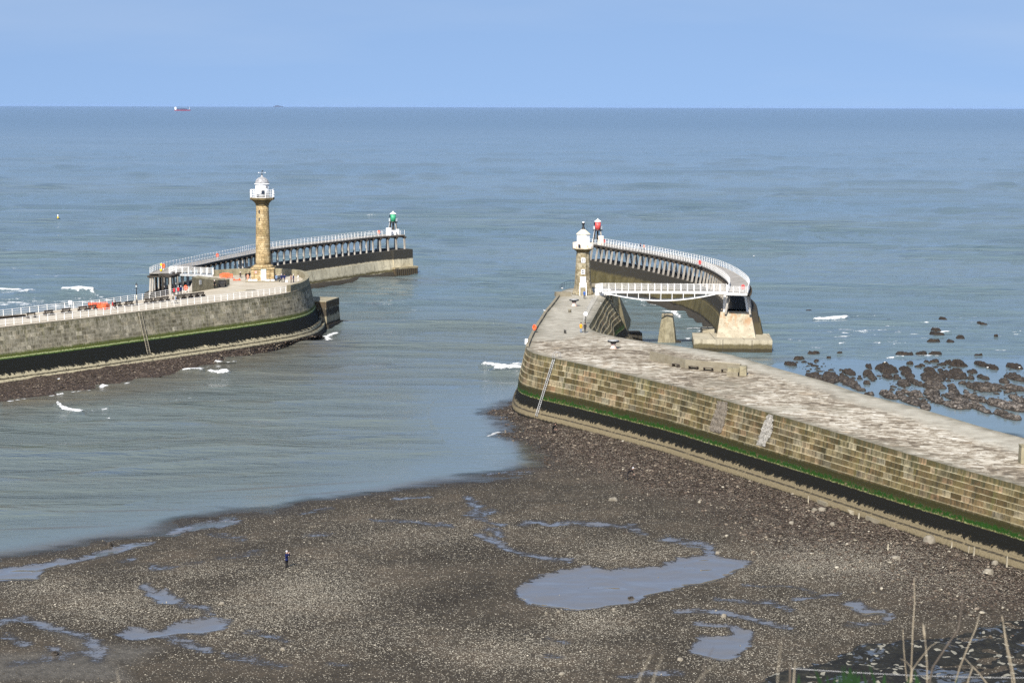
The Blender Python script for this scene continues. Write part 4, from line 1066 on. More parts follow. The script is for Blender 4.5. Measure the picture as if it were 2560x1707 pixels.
EEXT, ee_e, ee_m, ee_n = extension('pier_extension', 'curved timber walkway on dark concrete wall beyond the white footbridge, leading to the red beacon', [P(x, y, ZE) for x, y in ee_px], -1, 4.4, M['conc_east'], .65, 3.5, 3.9, 2)

# far end of the left extension: pier head, ledge with sheet piles
hd = we_m[-1]; t_end = (we_m[-1] - we_m[-2]).normalized(); n_end = we_n[-1]
ctr = P(1000, 690, 0)
Fc = P(1027, 690, 0)
def oblong(c, ux, lx, uy, ly, z0, z1, k=0.0):
    pts = [c - ux * lx - uy * ly, c + ux * lx - uy * ly, c + ux * lx + uy * ly, c - ux * lx + uy * ly]
    pts = [Vector((p.x, p.y, z0)) for p in pts]; return pts + rise(pts, z1, k)
hc = Vector((hd.x + .4, hd.y - .5, 0))
mb = MB(); mb.hexa(oblong(hd - t_end * 2.2 + n_end * .2, t_end, 3.9, n_end, 4.4, -1, ZW + .25, .03)); mb.build('end_block', M['conc_west'], WEXT)
mb = MB(); mb.hexa(oblong(hd - t_end * 2.0 + n_end * .2, t_end, 4.6, n_end, 5.6, 1.75, 2.3)); mb.build('ledge', M['conc_pile'], WEXT)
mb = MB(); L0 = oblong(hd - t_end * 2.0 + n_end * .2, t_end, 4.45, n_end, 5.45, -1, 1.8); mb.hexa(L0)
for s in range(11):
    q = L0[0].lerp(L0[1], (s + .5) / 11); mb.box((q.x, q.y, .4), (.45, .45, 2.7), math.atan2(t_end.y, t_end.x))
for s in range(14):
    q = L0[1].lerp(L0[2], (s + .5) / 14); mb.box((q.x, q.y, .4), (.45, .45, 2.7), math.atan2(t_end.y, t_end.x))
mb.build('sheet_piles', M['conc_pile'], WEXT)
# landing platform at the shore end of the left extension
pa, pb = P(385, 680.5, ZE), P(428, 689, ZE)
mb = MB(); bk = Vector((.2, 1, 0)) * 7
mb.hexa([Vector((v.x, v.y, ZE - .6)) for v in (pa, pb, pb + bk, pa + bk)] + [Vector((v.x, v.y, ZE - .02)) for v in (pa, pb, pb + bk, pa + bk)])
mb.build('landing', M['timber_dark'], WEXT)
for v in (pa + Vector((.4, .3, 0)), pa.lerp(pb, .5), pb + Vector((-.3, .3, 0)), pa + bk * .5, pb + bk * .5, pa + bk * .95, pb + bk * .95, pa.lerp(pb, .5) + bk * .5):
    mb = MB(); mb.beam((v.x, v.y, ZE - .5), (v.x, v.y, 5.2), .45); mb.build('timber_leg', M['timber_dark'] if random.random() < .6 else M['timber'], WEXT)
# shore end pedestal, base block and white trestle of the right extension
fl, fr = P(1792, 843, 2.2), P(1889, 845, 2.2); ux = (fr - fl).normalized(); uy = Vector((-ux.y, ux.x, 0))
mb = MB(); bl, br_ = P(1733, 874.5, 0), P(1930.5, 877, 0); uxb = (br_ - bl).normalized(); uyb = Vector((-uxb.y, uxb.x, 0))
pts = [bl, br_, br_ + uyb * 11, bl + uyb * 11]; pts = [Vector((p.x, p.y, -1.5)) for p in pts]
mb.hexa(pts + [Vector((p.x, p.y, 2.2)) for p in pts]); mb.build('foundation_block', M['conc_block'], EEXT)
bb = [fl, fr, fr + uy * 9, fl + uy * 9]; bb = [Vector((p.x, p.y, 2.2)) for p in bb]
tl, tr = P(1801, 780, ZW), P(1877, 781, ZW)
mb = MB(); mb.hexa(bb + [tl, tr, tr + uy * 6, tl + uy * 6]); mb.build('pedestal', M['conc_rust'], EEXT)
q = P(1770, 832, 2.0); mb = MB(); mb.box((q.x, q.y + 1.5, 1.6), (2.6, 4, 2.6)); mb.build('footing', M['conc_block'], EEXT)
for xa, ya, xb, yb in [(1812, 736, 1810, 779), (1822, 737, 1815, 775), (1862, 736, 1869, 780)]:
    dp = tl.y + (.6 if xa != 1822 else 2.5); a = PD(xa, ya, dp); b = PD(xb, yb, dp); a.z = ZE - .5; b.z = ZW
    mb = MB(); mb.beam(a, b, .55, .45); mb.build('trestle_leg', M['white'], EEXT)
mb = MB(); a, b = P(1814, 735, ZE - .3), P(1868, 736, ZE - .3); mb.beam(a, b, .5, .45); mb.build('end_beam', M['white'], EEXT)
re = thing('railing', None, None); re.parent = EEXT
railing(re, [P(1817, 731, ZE), P(1865, 732.5, ZE)], 1.4, 1.3, (.25, .45, .66, .87, 1.07, 1.27), M['white'], r=.035)

# beacons
def beacon(label, px, colour, base):
    q = P(*px, ZE); t = thing('beacon', label, 'beacon', (q.x, q.y, ZE)); x, y = q.x, q.y
    h0 = 3.3
    for sx, sy in ((-1, -1), (1, -1), (1, 1), (-1, 1)):
        mb = MB(); mb.beam((sx * 1.25, sy * 1.25, 0), (sx * .75, sy * .75, h0), .26); mb.build('leg', M['timber_dark'] if sx * sy > 0 else M['timber'], t, False)
    mb = MB()
    for a, b in (((-1.1, -1.1, 1), (.95, -.95, 2)), ((1.1, -1.1, 1), (-.95, -.95, 2)), ((1.1, -1.1, 1), (.9, .95, 2.2)), ((-1.1, -1.1, 1), (-.9, .95, 2.2))): mb.beam(a, b, .1)
    mb.box((0, 0, 1.6), (.5, .5, 3.2)); mb.build('bracing', M['timber_dark'], t, False)
    mb = MB(); mb.lathe([(1.35, h0), (1.35, h0 + .3)], 12); mb.build('platform', M['black'], t, False)
    mb = MB(); mb.lathe([(.85, h0 + .3), (.85, h0 + 2.6)], 28); mb.lathe([(.88, h0 + 1.4), (.88, h0 + 1.46)], 28); mb.build('drum', colour, t, False)
    mb = MB(); mb.lathe([(1.0, h0 + 2.6), (.98, h0 + 2.68), (.12, h0 + 3.25), (.1, h0 + 3.45), (0, h0 + 3.5)], 20, smooth=False); mb.build('roof', M['white_clean'], t, False)
    for k in range(10):
        if k in (2, 3, 7, 8): continue
        a = k * math.pi / 5; mb = MB(); mb.box((1.28 * math.cos(a), 1.28 * math.sin(a), h0 + .85), (.04, .6, .9), a); mb.build('screen', M['pale_panel'], t, False)
    mb = MB(); mb.box((-.95, -.35, h0 + 2.0), (.28, .4, .7)); mb.build('lamp', M['dark_glass'], t, False)
    mb = MB()
    for s in (-.22, .22): mb.beam((-1.55, -1.0 + s, 0), (-.98, -.9 + s, h0 + .3), .06)
    for k in range(11): f = (k + .5) / 11; mb.beam((-1.55 + .57 * f, -1.22 + .1 * f, (h0 + .3) * f), (-1.55 + .57 * f, -.78 + .1 * f, (h0 + .3) * f), .04)
    mb.build('ladder', M['white'], t, False)
    return t
beacon('green drum beacon with white cone roof on timber legs, end of the left walkway', (983, 584), M['green'], 0)
beacon('red drum beacon with white cone roof on timber legs, end of the right walkway', (1494, 606), M['red'], 0)
def cabin(label, px, w, d, h, mat, rz=0.0):
    q = P(*px, ZE); t = thing('cabinet', label, 'cabinet', (q.x, q.y, ZE), rz)
    mb = MB(); mb.box((0, 0, h / 2), (w, d, h)); mb.build('body', mat, t, False)
    mb = MB(); mb.box((0, 0, h + .04), (w + .12, d + .12, .1)); mb.build('lid', M['white_clean'], t, False)
    mb = MB(); mb.box((0, -d / 2 - .02, h * .45), (w * .7, .05, h * .78)); mb.build('door', mat, t, False)
cabin('tall white cabinet left of the green beacon legs', (972, 588.5), 1.5, 1.2, 2.1, M['white'])
cabin('low white cabinet under the green beacon', (984, 587), 1.5, 1.2, 1.2, M['white_clean'])
cabin('small white cabinet right of the green beacon', (994, 586), .9, 1.0, 1.45, M['white'])
cabin('cream white cabinet beside the red beacon', (1502, 612), 1.4, 1.2, 2.35, M['rust_white'])

# ================================================================== ramp from the left pier to its extension
t = thing('gangway', 'short white railed gangway between the far pier and its timber walkway', 'gangway', P(470, 686, ZE))
a0, a1 = P(424, 684, ZE), P(532, 688, ZE - .4); up = Vector((-.12, 1, 0)).normalized() * 2.6
mb = MB(); mb.hexa([v + Vector((0, 0, -.45)) for v in (a0, a1, a1 + up, a0 + up)] + [a0, a1, a1 + up, a0 + up]); mb.build('deck', M['steel'], t)
for k, o in enumerate((Vector((0, .1, 0)), up)): railing(t, [a0 + o, a1 + o], 1.35, 1.45, (.5, .95, 1.42), M['white'], w=.10, r=.045)
t = thing('abutment', 'stepped stone abutment wall carrying the gangway on the far pier', 'stone wall', P(520, 726, ZD))
z2 = lambda pts: Z(360, 560, .2296, pts)
f0, f1, f2 = P(*z2([(525, 745)])[0], ZD), P(*z2([(760, 705)])[0], ZD), P(*z2([(895, 672)])[0], ZD); bk = Vector((.1, 1, 0)) * 4.2
mb = MB(); mb.hexa([Vector((v.x, v.y, ZD - 3)) for v in (f0, f1, f1 + bk, f0 + bk)] + [Vector((v.x, v.y, z)) for v, z in ((f0, ZD + 3.2), (f1, ZD + 1.9), (f1 + bk, ZD + 1.9), (f0 + bk, ZD + 3.2))]); mb.build('ramp_wall', M['drab_stone'], t)
mb = MB(); mb.hexa([Vector((v.x, v.y, ZD - .5)) for v in (f1, f2, f2 + bk * .7, f1 + bk)] + [Vector((v.x, v.y, z)) for v, z in ((f1, ZD + 1.88), (f2, ZD + 1.25), (f2 + bk * .7, ZD + 1.25), (f1 + bk, ZD + 1.88))]); mb.build('end_wall', M['drab_stone'], t)
mb = MB(); q = f0.lerp(f1, .38); mb.box((q.x, q.y - .06, ZD + 1.9), (.85, .1, 1.0), math.atan2((f1 - f0).y, (f1 - f0).x)); mb.build('plaque', M['steel'], t)

# ================================================================== footbridge
br0, br1 = P(1506, 728, ZE), P(1818, 730, ZE); dx = (br1 - br0).normalized(); dn = Vector((-dx.y, dx.x, 0)); LB = (br1 - br0).length
t = thing('footbridge', 'white steel footbridge with bowed lower chords between near pier and timber walkway', 'footbridge', br0)
mb = MB(); mb.hexa([v + Vector((0, 0, -.12)) for v in (br0, br1, br1 + dn * 2.2, br0 + dn * 2.2)] + [br0, br1, br1 + dn * 2.2, br0 + dn * 2.2]); mb.build('deck', M['planks'], t)
for o in (0, 2.2):
    b = br0 + dn * o; e = br1 + dn * o
    mb = MB(); mb.beam(b + Vector((0, 0, -.18)), e + Vector((0, 0, -.18)), .16, .42); mb.build('main_girder', M['white'], t)
    pts = []
    for k in range(25):
        f = k / 24; pts.append(b.lerp(e, .02 + .9 * f) + Vector((0, 0, -.35 - 1.55 * math.sin(math.pi * f) ** .9)))
    mb = MB()
    for p_, q_ in zip(pts[:-1], pts[1:]): mb.beam(p_, q_, .2, .2)
    mb.build('lower_chord', M['white'], t)
    for k in range(1, 10):
        f = k / 10; p_ = b.lerp(e, .02 + .9 * f); mb = MB(); mb.beam(p_ + Vector((0, 0, -.35)), p_ + Vector((0, 0, -.35 - 1.55 * math.sin(math.pi * f) ** .9)), .11); mb.build('hanger', M['white'], t)
    railing(t, [b, e], 1.35, 1.45, (.5, .95, 1.42), M['white'], w=.09, r=.042, most=60)
    s0 = P(1492, 733, ZD + .1) + dn * o
    railing(t, [s0 + Vector((-.3, 0, .3)), b], 1.2, 1.45, (.45, .95, 1.42), M['white'], w=.13, r=.06)
mb = MB()
for k in range(6):
    f = k / 6; p_ = P(1492, 734, ZD).lerp(br0, f); mb.box((p_.x + .1, p_.y + 1.1, ZD + .12 + f * 1.2), (.42, 2.2, .14))
mb.build('steps', M['white'], t)
mb = MB(); q = P(1508, 738, ZD); mb.box((q.x, q.y + 1.2, ZD + .5), (3.4, 2.8, 1.0)); mb.build('plinth', M['white'], t)

# old pillar below the bridge
q = P(1668, 860, 0); t = thing('stone_pillar', 'tapering old stone pillar standing in the water below the footbridge', 'pillar', q)
mb = MB(); mb.lathe([(2.35, -1), (2.2, .2), (1.75, 3.6), (1.7, 3.62), (1.55, 4.7), (1.52, 4.72), (1.3, 6.1)], 6, rot=.3, smooth=False); mb.build('shaft', M['drab_stone'], t, False)
mb = MB(); mb.lathe([(1.45, 6.1), (1.2, 6.6)], 6, rot=.3, smooth=False); mb.build('capstone', M['pale_stone'], t, False)
mb = MB(); mb.box((1.6, -.3, .2), (2.2, 1.8, 1.1), .2); mb.build('fallen_stone', M['weed_rock'], t, False)
# ================================================================== tall lighthouse on the left pier
q = P(655, 704, ZD); X, Y = q.x, q.y + 2.5
t = thing('lighthouse', 'tall golden stone lighthouse with white gallery and grey dome on the far pier', 'lighthouse', (X, Y, ZD))
R0 = .06
mb = MB(); mb.box((0, -.2, .12), (7.6, 7.4, .3), R0); mb.build('step', M['pale_stone'], t, False)
mb = MB(); mb.box((0, 0, 1.55), (5.1, 5.1, 2.7), R0); mb.build('plinth', M['tower_west'], t, False)
mb = MB(); mb.box((0, 0, 3.0), (5.5, 5.5, .28), R0, taper=.97); mb.lathe([(2.75, 3.14), (1.85, 3.75)], 28); mb.build('plinth_cornice', M['tower_west'], t, False)
for k in range(11):
    a = k / 10 * 5.6 - 2.8
    if abs(a) < .9: continue
    mb = MB(); mb.box((a + random.uniform(-.1, .1), -3.2, .42), (.48, .4, .34), random.uniform(-.2, .2), taper=.8); mb.build('white_stone', M['white_clean'], t, False)
mb = MB(); mb.box((.38, -2.62, 1.32), (1.18, .14, 2.25)); d = mb.build('door', M['white_clean'], t, False)
mb = MB(); mb.box((.75, -2.71, 1.25), (.06, .06, .2)); mb.build('handle', M['black'], d, False)
mb = MB(); mb.box((.4, -2.62, 2.72), (1.15, .1, .45)); mb.build('sign', M['sign_blue'], t, False)
mb = MB(); mb.box((-1.35, -2.62, 2.15), (.5, .08, .55)); mb.build('notice', M['sign_pink'], t, False)
mb = MB(); prof_ = [(1.72, 3.5)] + [(1.72 - .30 * (k / 12) ** 1.3, 3.5 + 14.0 * k / 12) for k in range(1, 13)]
mb.lathe(prof_, 40, usc=1.7); mb.build('shaft', M['tower_west'], t, False)
for zz in (14.4, 16.2):
    mb = MB(); mb.box((-.55, -1.42, zz), (.2, .2, .75)); mb.build('slit_window', M['dark_glass'], t, False)
mb = MB(); mb.lathe([(1.42, 17.5), (1.55, 17.7), (1.6, 18.0), (2.0, 18.5), (2.35, 18.75), (2.35, 18.9)], 8, rot=math.pi / 8, smooth=False); mb.build('corbel', M['tower_west_dark'], t, False)
mb = MB(); mb.lathe([(2.75, 18.9), (2.85, 19.0), (2.85, 19.45)], 8, rot=math.pi / 8, smooth=False); mb.build('gallery_floor', M['tower_west_dark'], t, False)
gr = thing('gallery_railing', None, None); gr.parent = t
oc = [Vector((2.72 * math.cos(math.pi / 8 + k * math.pi / 4), 2.72 * math.sin(math.pi / 8 + k * math.pi / 4), 19.45)) for k in range(9)]
mb = MB()
for a, b in zip(oc[:-1], oc[1:]):
    for hh in ((.1, .7, 1.28, 1.85) if (a.y + b.y) / 2 > -2.0 else (.05, 1.85)): mb.beam(a + Vector((0, 0, hh)), b + Vector((0, 0, hh)), .07 if hh < 1.8 else .12, .08)
mb.build('rail', M['white_clean'], gr, False)
for a, b in zip(oc[:-1], oc[1:]):
    for k in range(4 if (a.y + b.y) / 2 > -2.0 else 1):
        p_ = a.lerp(b, k / 4); mb = MB(); mb.beam(p_, p_ + Vector((0, 0, 1.9)), .13 if k == 0 else .07); mb.build('baluster', M['white_clean'], gr, False)
mb = MB(); mb.lathe([(1.5, 19.45), (1.5, 22.5)], 32); mb.build('lantern_room', M['white_clean'], t, False)
mb = MB(); mb.box((.42, -1.42, 20.75), (.8, .24, .85)); mb.build('window', M['dark_glass'], t, False)
for k in range(3):
    a = math.radians(-50 + k * 9); mb = MB(); mb.box((1.5 * math.cos(a), 1.5 * math.sin(a), 21.9), (.08, .16, .55), a); mb.build('louvre', M['lead'], t, False)
mb = MB(); mb.lathe([(1.7, 22.5), (1.75, 22.66), (1.5, 22.76)], 32); mb.build('eaves', M['white_clean'], t, False)
mb = MB(); mb.lathe([(1.4 * math.cos(k / 9 * math.pi / 2) ** .9 + .1, 22.74 + 1.75 * math.sin(k / 9 * math.pi / 2)) for k in range(8)] + [(.34, 24.55), (.2, 24.9), (.12, 25.15), (0, 25.2)], 24)
for k in range(12):
    a = k * math.pi / 6; mb.tube([(1.52 * math.cos(f * math.pi / 2 / 8) * math.cos(a), 1.52 * math.cos(f * math.pi / 2 / 8) * math.sin(a), 22.76 + 1.76 * math.sin(f * math.pi / 2 / 8)) for f in range(8)], .05, 5)
mb.build('dome', M['lead'], t, False)
wv = thing('weather_vane', None, None); wv.parent = t
mb = MB(); mb.lathe([(.16, 25.1), (.2, 25.35), (.07, 25.6), (.05, 27.3)], 10); mb.build('spindle', M['black'], wv, False)
mb = MB()
for s in (-1, 1): mb.beam((0, 0, 26.3), (s * .85, 0, 26.3), .05); mb.box((s * .75, 0, 26.3), (.22, .05, .32)); mb.box((s * .4, 0, 26.3), (.1, .05, .12))
mb.beam((0, -.8, 26.3), (0, .8, 26.3), .05); mb.build('compass_arms', M['white_clean'], wv, False)
mb = MB(); mb.hexa([(-.1, -.03, 26.85), (.3, -.03, 26.9), (.3, .03, 26.9), (-.1, .03, 26.85), (0, -.03, 27.25), (.34, -.03, 27.5), (.34, .03, 27.5), (0, .03, 27.25)]); mb.build('arrow', M['black'], wv, False)

def _zmap(z):
    if z <= 3.5: return z
    if z <= 22.74: return 3.5 + (z - 3.5) * .968
    if z <= 25.1: return 22.12 + (z - 22.74) * .80
    return 24.01 + (z - 25.1) * .45
def _remap(o):
    for ch in o.children:
        if ch.type == 'MESH':
            for v in ch.data.vertices: v.co.z = _zmap(v.co.z)
        _remap(ch)
_remap(t)
# ================================================================== small lighthouse on the right pier
q = P(1458, 738, ZD); X, Y = q.x, q.y + 2.1
t = thing('lighthouse', 'short buff stone lighthouse with faceted white lantern on the near pier', 'lighthouse', (X, Y, ZD))
mb = MB(); mb.lathe([(2.3, -.02), (2.3, .35), (2.15, .5), (2.1, .62)], 24); mb.build('plinth', M['tower_east'], t, False)
mb = MB(); mb.lathe([(2.12, .6), (1.95, 1.1), (1.85, 1.7)] + [(1.8 - .4 * k / 8, 1.9 + 7.2 * k / 8) for k in range(9)], 10, rot=math.pi / 10 - math.pi / 2, smooth=False, usc=1.7); mb.build('shaft', M['tower_east'], t, False)
mb = MB(); mb.box((-.05, -1.72, 2.75), (1.22, .3, 2.25)); d = mb.build('door', M['white_clean'], t, False)
st = thing('door_steps', None, None); st.parent = t
mb = MB()
for k in range(6): mb.box((-.05, -3.1 + k * .23, .13 + k * .26), (1.0, .25, .26 * 1), 0)
for k in range(6): mb.box((-.05, -3.1 + k * .23, .065 * k * 2), (.98, .24, .26 * k + .02)) if k else None
mb.build('treads', M['drab_stone'], st, False)
for s in (-.72, .62): mb = MB(); mb.beam((s, -3.3, .02), (s, -1.85, 1.75), .14, .14); mb.beam((s, -3.3, .95), (s, -1.85, 2.6), .08); mb.beam((s, -3.3, 0), (s, -3.3, 1.0), .09); mb.build('handrail', M['white_clean'], st, False)
for zz, xx in ((4.95, -.05), (7.35, .0)):
    yy = -1.62 + (zz - 4.95) * .055
    w = thing('window', None, None); w.parent = t
    mb = MB(); mb.box((xx, yy, zz), (.82, .18, 1.0)); mb.build('frame', M['white_clean'], w, False)
    for a in (-.16, .16):
        for b in (-.2, .2):
            mb = MB(); mb.box((xx + a, yy - .1, zz + b), (.22, .04, .28)); mb.build('pane', M['dark_glass'], w, False)
mb = MB(); mb.lathe([(1.4, 9.05), (1.5, 9.2), (1.95, 9.55), (2.15, 9.65)], 20); mb.build('corbel', M['tower_west_dark'], t, False)
mb = MB(); mb.lathe([(2.25, 9.65), (2.3, 9.7), (2.3, 9.85)], 24); mb.build('gallery_floor', M['tower_east'], t, False)
mb = MB(); mb.lathe([(2.22, 9.85), (2.22, 11.05), (2.06, 11.05), (2.06, 9.86)], 24, capb=False, capt=False); mb.build('gallery_parapet', M['rust_white'], t, False)
mb = MB(); mb.lathe([(1.45, 9.85), (1.45, 12.75)], 8, rot=math.pi / 8, smooth=False); mb.build('lantern_room', M['white_clean'], t, False)
mb = MB(); mb.box((-.88, -2.2, 10.42), (.5, .12, .68), -.35); mb.build('hatch', M['dark_glass'], t, False)
mb = MB(); mb.lathe([(1.62, 12.75), (1.6, 12.85), (.35, 13.85)], 8, rot=math.pi / 8, smooth=False); mb.build('roof', M['cream'], t, False)
mb = MB(); mb.lathe([(.36, 13.85), (.34, 14.1), (.2, 14.4), (.22, 14.8), (.36, 15.05), (.36, 15.2), (.2, 15.25), (0, 15.45)], 14); mb.build('vent', M['black'], t, False)
mb = MB(); mb.lathe([(.28, 15.2), (.27, 15.3), (.15, 15.42), (0, 15.46)], 14); mb.build('vent_cap', M['white_clean'], t, False)
mb = MB(); mb.tube([(.75, 0, 13.4), (.75, 0, 15.9)], .02, 5); mb.build('aerial', M['black'], t, False)
# ================================================================== benches on the far pier
z1 = lambda pts: Z(0, 640, .2296, pts)
def wdir(x):
    a, b = P(x - 20, 0, 0), None
    ys = lambda xx: np.interp(xx, [-420, 0, 125, 239, 348, 471, 569, 657, 716], [864, 818, 804, 791.5, 778, 763.5, 752, 741, 732.5])
    p0 = P(x - 15, ys(x - 15), ZD); p1 = P(x + 15, ys(x + 15), ZD)
    return math.atan2((p1 - p0).y, (p1 - p0).x)
def make_bench(double):
    t = thing('bench', 'bench', 'bench')
    for s in ((-1, 1) if double else (-1,)):
        mb = MB()
        for k in range(3): mb.box((0, s * (.28 + k * .14), .46), (1.95, .12, .05))
        mb.build('seat', M['bench'], t, False)
    mb = MB()
    for k in range(2): mb.box((0, .08 * (k * 2 - 1) if double else .1, .8), (1.95, .1, .26))
    mb.box((0, 0 if double else .1, .96), (1.95, .34 if double else .16, .06)); mb.build('backrest', M['bench_top'], t, False)
    for x in (-.8, .8):
        mb = MB(); mb.box((x, 0, .21), (.16, 1.0 if double else .6, .42)); mb.box((x, 0, .65), (.14, .2, .6)); mb.box((x, 0, .05), (.2, 1.25 if double else .8, .1)); mb.build('end_frame', M['bench'], t, False)
    return t
bench_labels = ['single bench with one seat, nearest the left edge beside the low dark kerb', 'double sided dark bench standing alone, second along the pier from the left edge', 'double sided dark bench standing alone, third along the pier from the left edge',
    'double sided dark bench, left one of the pair beside the orange barriers', 'double sided dark bench, right one of the pair touching the orange barriers', 'dark bench just right of the orange barriers behind the walking couple', 'double sided dark bench standing alone just left of the lamp post',
    'double sided dark bench, left one of the three right of the lamp post', 'double sided dark bench, middle one of the three right of the lamp post', 'double sided dark bench, right one of the three right of the lamp post',
    'dark bench beside the couple in dark coats, first of the row of four', 'dark bench second in the row of four below the orange lifebuoy', 'dark bench third in the row of four below the orange lifebuoy', 'dark bench last in the row of four, nearest the lighthouse']
bench_px = z1([(342, 672), (530, 645), (722, 623), (903, 601), (1005, 588), (1275, 556), (1405, 545), (1622, 518), (1717, 506), (1797, 494), (1965, 474), (2042, 462), (2115, 453), (2183, 443)])
bs_, bd_ = make_bench(False), make_bench(True)
for i, (px, lb) in enumerate(zip(bench_px, bench_labels)):
    q = P(*px, ZD); r = wdir(px[0])
    if i == 0: o = bs_; o.location = (q.x, q.y, ZD); o.rotation_euler = (0, 0, r)
    elif i == 1: o = bd_; o.location = (q.x, q.y, ZD); o.rotation_euler = (0, 0, r)
    else: o = dup(bd_, (q.x, q.y, ZD), r)
    tag(o, lb, 'bench', 'dark benches along the far pier')
t = thing('kerb_wall', 'low dark kerb wall at the left edge of the far pier deck', 'low wall', P(0, 797, ZD))
a, b = P(-160, 812, ZD), P(61, 793.5, ZD); mb = MB(); mb.beam(a + Vector((0, .4, .25)), b + Vector((0, .4, .25)), .8, .5); mb.build('wall', M['weed_rock'], t)

# benches and low wall on the near pier
z8 = lambda pts: Z(1580, 840, .2466, pts)
t = thing('low_wall', 'pale low stone windbreak wall bent in the middle on the near pier', 'low wall', P(1713, 922, ZD))
wl = z8([(178, 238), (540, 325), (800, 350), (1092, 374)])
pw = [PE(x, y) for x, y in wl]
for a, b, h0, h1 in ((pw[0], pw[1], 1.35, 1.35), (pw[1], pw[3], 1.35, 1.35)):
    d = (b - a).normalized(); nn = Vector((-d.y, d.x, 0)) * .55
    mb = MB(); mb.hexa([v + Vector((0, 0, -.01)) for v in (a, b, b + nn, a + nn)] + [a + Vector((0, 0, h0)), b + Vector((0, 0, h1)), b + nn + Vector((0, 0, h1)), a + nn + Vector((0, 0, h0))]); mb.build('wall', M['pale_stone'], t)
t = thing('stone_block', 'stack of two mossy stone blocks at the right end of the low windbreak wall', 'stone block', PE(*z8([(1060, 410)])[0]))
q = PE(*z8([(1045, 408)])[0])
mb = MB(); mb.box((q.x - .3, q.y + .5, q.z + .32), (1.7, 1.1, .64), -.25); mb.build('lower_block', M['pale_stone'], t)
mb = MB(); mb.box((q.x - .2, q.y + .65, q.z + .95), (1.75, 1.15, .6), -.2); mb.build('upper_block', M['drab_stone'], t)
mb = MB(); mb.box((q.x + 1.35, q.y + 1.2, q.z + .7), (1.1, 1.6, 1.4), -.2); mb.build('end_block', M['drab_stone'], t)
def wall_bench():
    t = thing('bench', 'bench', 'bench')
    mb = MB()
    for k in range(4): mb.box((0, -.5 + k * .13, .46), (1.55, .115, .05))
    mb.build('seat', M['bench_top'], t, False)
    for x in (-.65, .65): mb = MB(); mb.box((x, -.3, .22), (.13, .52, .44)); mb.build('leg', M['bench'], t, False)
    return t
wb = wall_bench(); d1 = (pw[1] - pw[0]); r1 = math.atan2(d1.y, d1.x); d2 = (pw[3] - pw[1]); r2 = math.atan2(d2.y, d2.x)
for i, (px, r, lb) in enumerate(zip(z8([(460, 312), (630, 335), (780, 350), (962, 368)]), (r1, r2, r2, r2), ['dark wooden bench below the black scorch marks on the low wall', 'dark wooden bench left of centre against the low windbreak wall', 'dark wooden bench right of centre against the low windbreak wall', 'dark wooden bench half hidden by the stacked blocks at the wall end'])):
    q = PE(*px); o = wb if i == 0 else dup(wb, q, r)
    o.location = q; o.rotation_euler = (0, 0, r); tag(o, lb, 'bench', 'benches by the low wall')
# ================================================================== orange barriers
def barrier():
    t = thing('barrier', 'barrier', 'barrier')
    mb = MB()
    mb.box((0, 0, .95), (1.8, .12, .1)); mb.box((0, 0, .62), (1.8, .12, .28)); mb.box((0, 0, .25), (1.8, .12, .14))
    for x in (-.85, -.43, 0, .43, .85): mb.box((x, 0, .55), (.1, .12, .9))
    mb.build('panel', M['orange'], t, False)
    for x in (-.6, .6): mb = MB(); mb.box((x, 0, .05), (.3, .62, .1), taper=.8); mb.build('foot', M['orange'], t, False)
    return t
bar = barrier()
bl = [((1010, 560), .25, 'orange plastic barrier standing at the left end of the heap beside the benches'), ((1055, 572), .9, 'orange plastic barrier in the heap, second from its left end'), ((1105, 583), -.2, 'orange plastic barrier at the front of the heap by the couple'), ((1120, 558), .35, 'orange plastic barrier at the back of the heap by the couple'), ((1165, 578), 1.2, 'orange plastic barrier turned edge on, right end of the heap by the couple')]
first = True
for px, r, lb in bl:
    q = P(*z1([px])[0], ZD); o = bar if first else dup(bar, q, r); first = False
    o.location = (q.x, q.y, ZD); o.rotation_euler = (0, 0, r); tag(o, lb, 'barrier', 'orange barriers on the far pier')
for px, r, lb in [((868, 588), .1, 'orange barrier left of the two stored by the parapet behind the abutment'), ((925, 590), 0, 'orange barrier right of the two stored by the parapet behind the abutment'), ((890, 580), .05, 'orange barrier stored behind two others by the parapet')]:
    q = P(*z2([px])[0], ZD); o = dup(bar, (q.x, q.y, ZD), r); tag(o, lb, 'barrier', 'orange barriers on the far pier')
q = P(*z2([(1010, 612)])[0], ZD); o = dup(bar, (q.x, q.y, ZD + .1), 0.1); o.rotation_euler = (math.pi / 2, 0, .2); tag(o, 'orange barrier lying flat on the deck left of the tall lighthouse', 'barrier', 'orange barriers on the far pier')
# ================================================================== lifebuoys
def lifebuoy(label, loc, rz=0.0, s=1.0, post=True, col='orange'):
    t = thing('lifebuoy', label, 'lifebuoy', loc, rz)
    mb = MB(); mb.tube([(.27 * s * math.cos(a * math.pi / 9), -.08, .95 + .40 * s * math.sin(a * math.pi / 9)) for a in range(18)], .11 * s, 8, close=True); mb.build('ring', M[col], t, False)
    mb = MB(); mb.box((0, 0, .95), (.42 * s, .05, .5 * s)); mb.build('backboard', M[col], t, False)
    mb = MB(); mb.box((0, .05, .5), (.1, .06, 1.0)); mb.build('post', M['white'], t, False)
    return t
lifebuoy('orange lifebuoy on the seaward railing of the far pier above the row of four benches', P(*z2([(455, 742)])[0], ZD), .3, 1.15)
lifebuoy('orange lifebuoy at the landing where the far walkway begins', P(*z2([(214, 500)])[0], ZE), 0, 1.1)
lifebuoy('orange lifebuoy on the far walkway railing left of the tall lighthouse', P(*z2([(798, 382)])[0], ZE), .5, 1.0)
lifebuoy('orange lifebuoy near the green beacon cabinet', P(*Z(680, 510, .1701, [(1570, 462)])[0], ZE), .3, 1.1)
z6 = lambda pts: Z(1460, 560, .2168, pts)
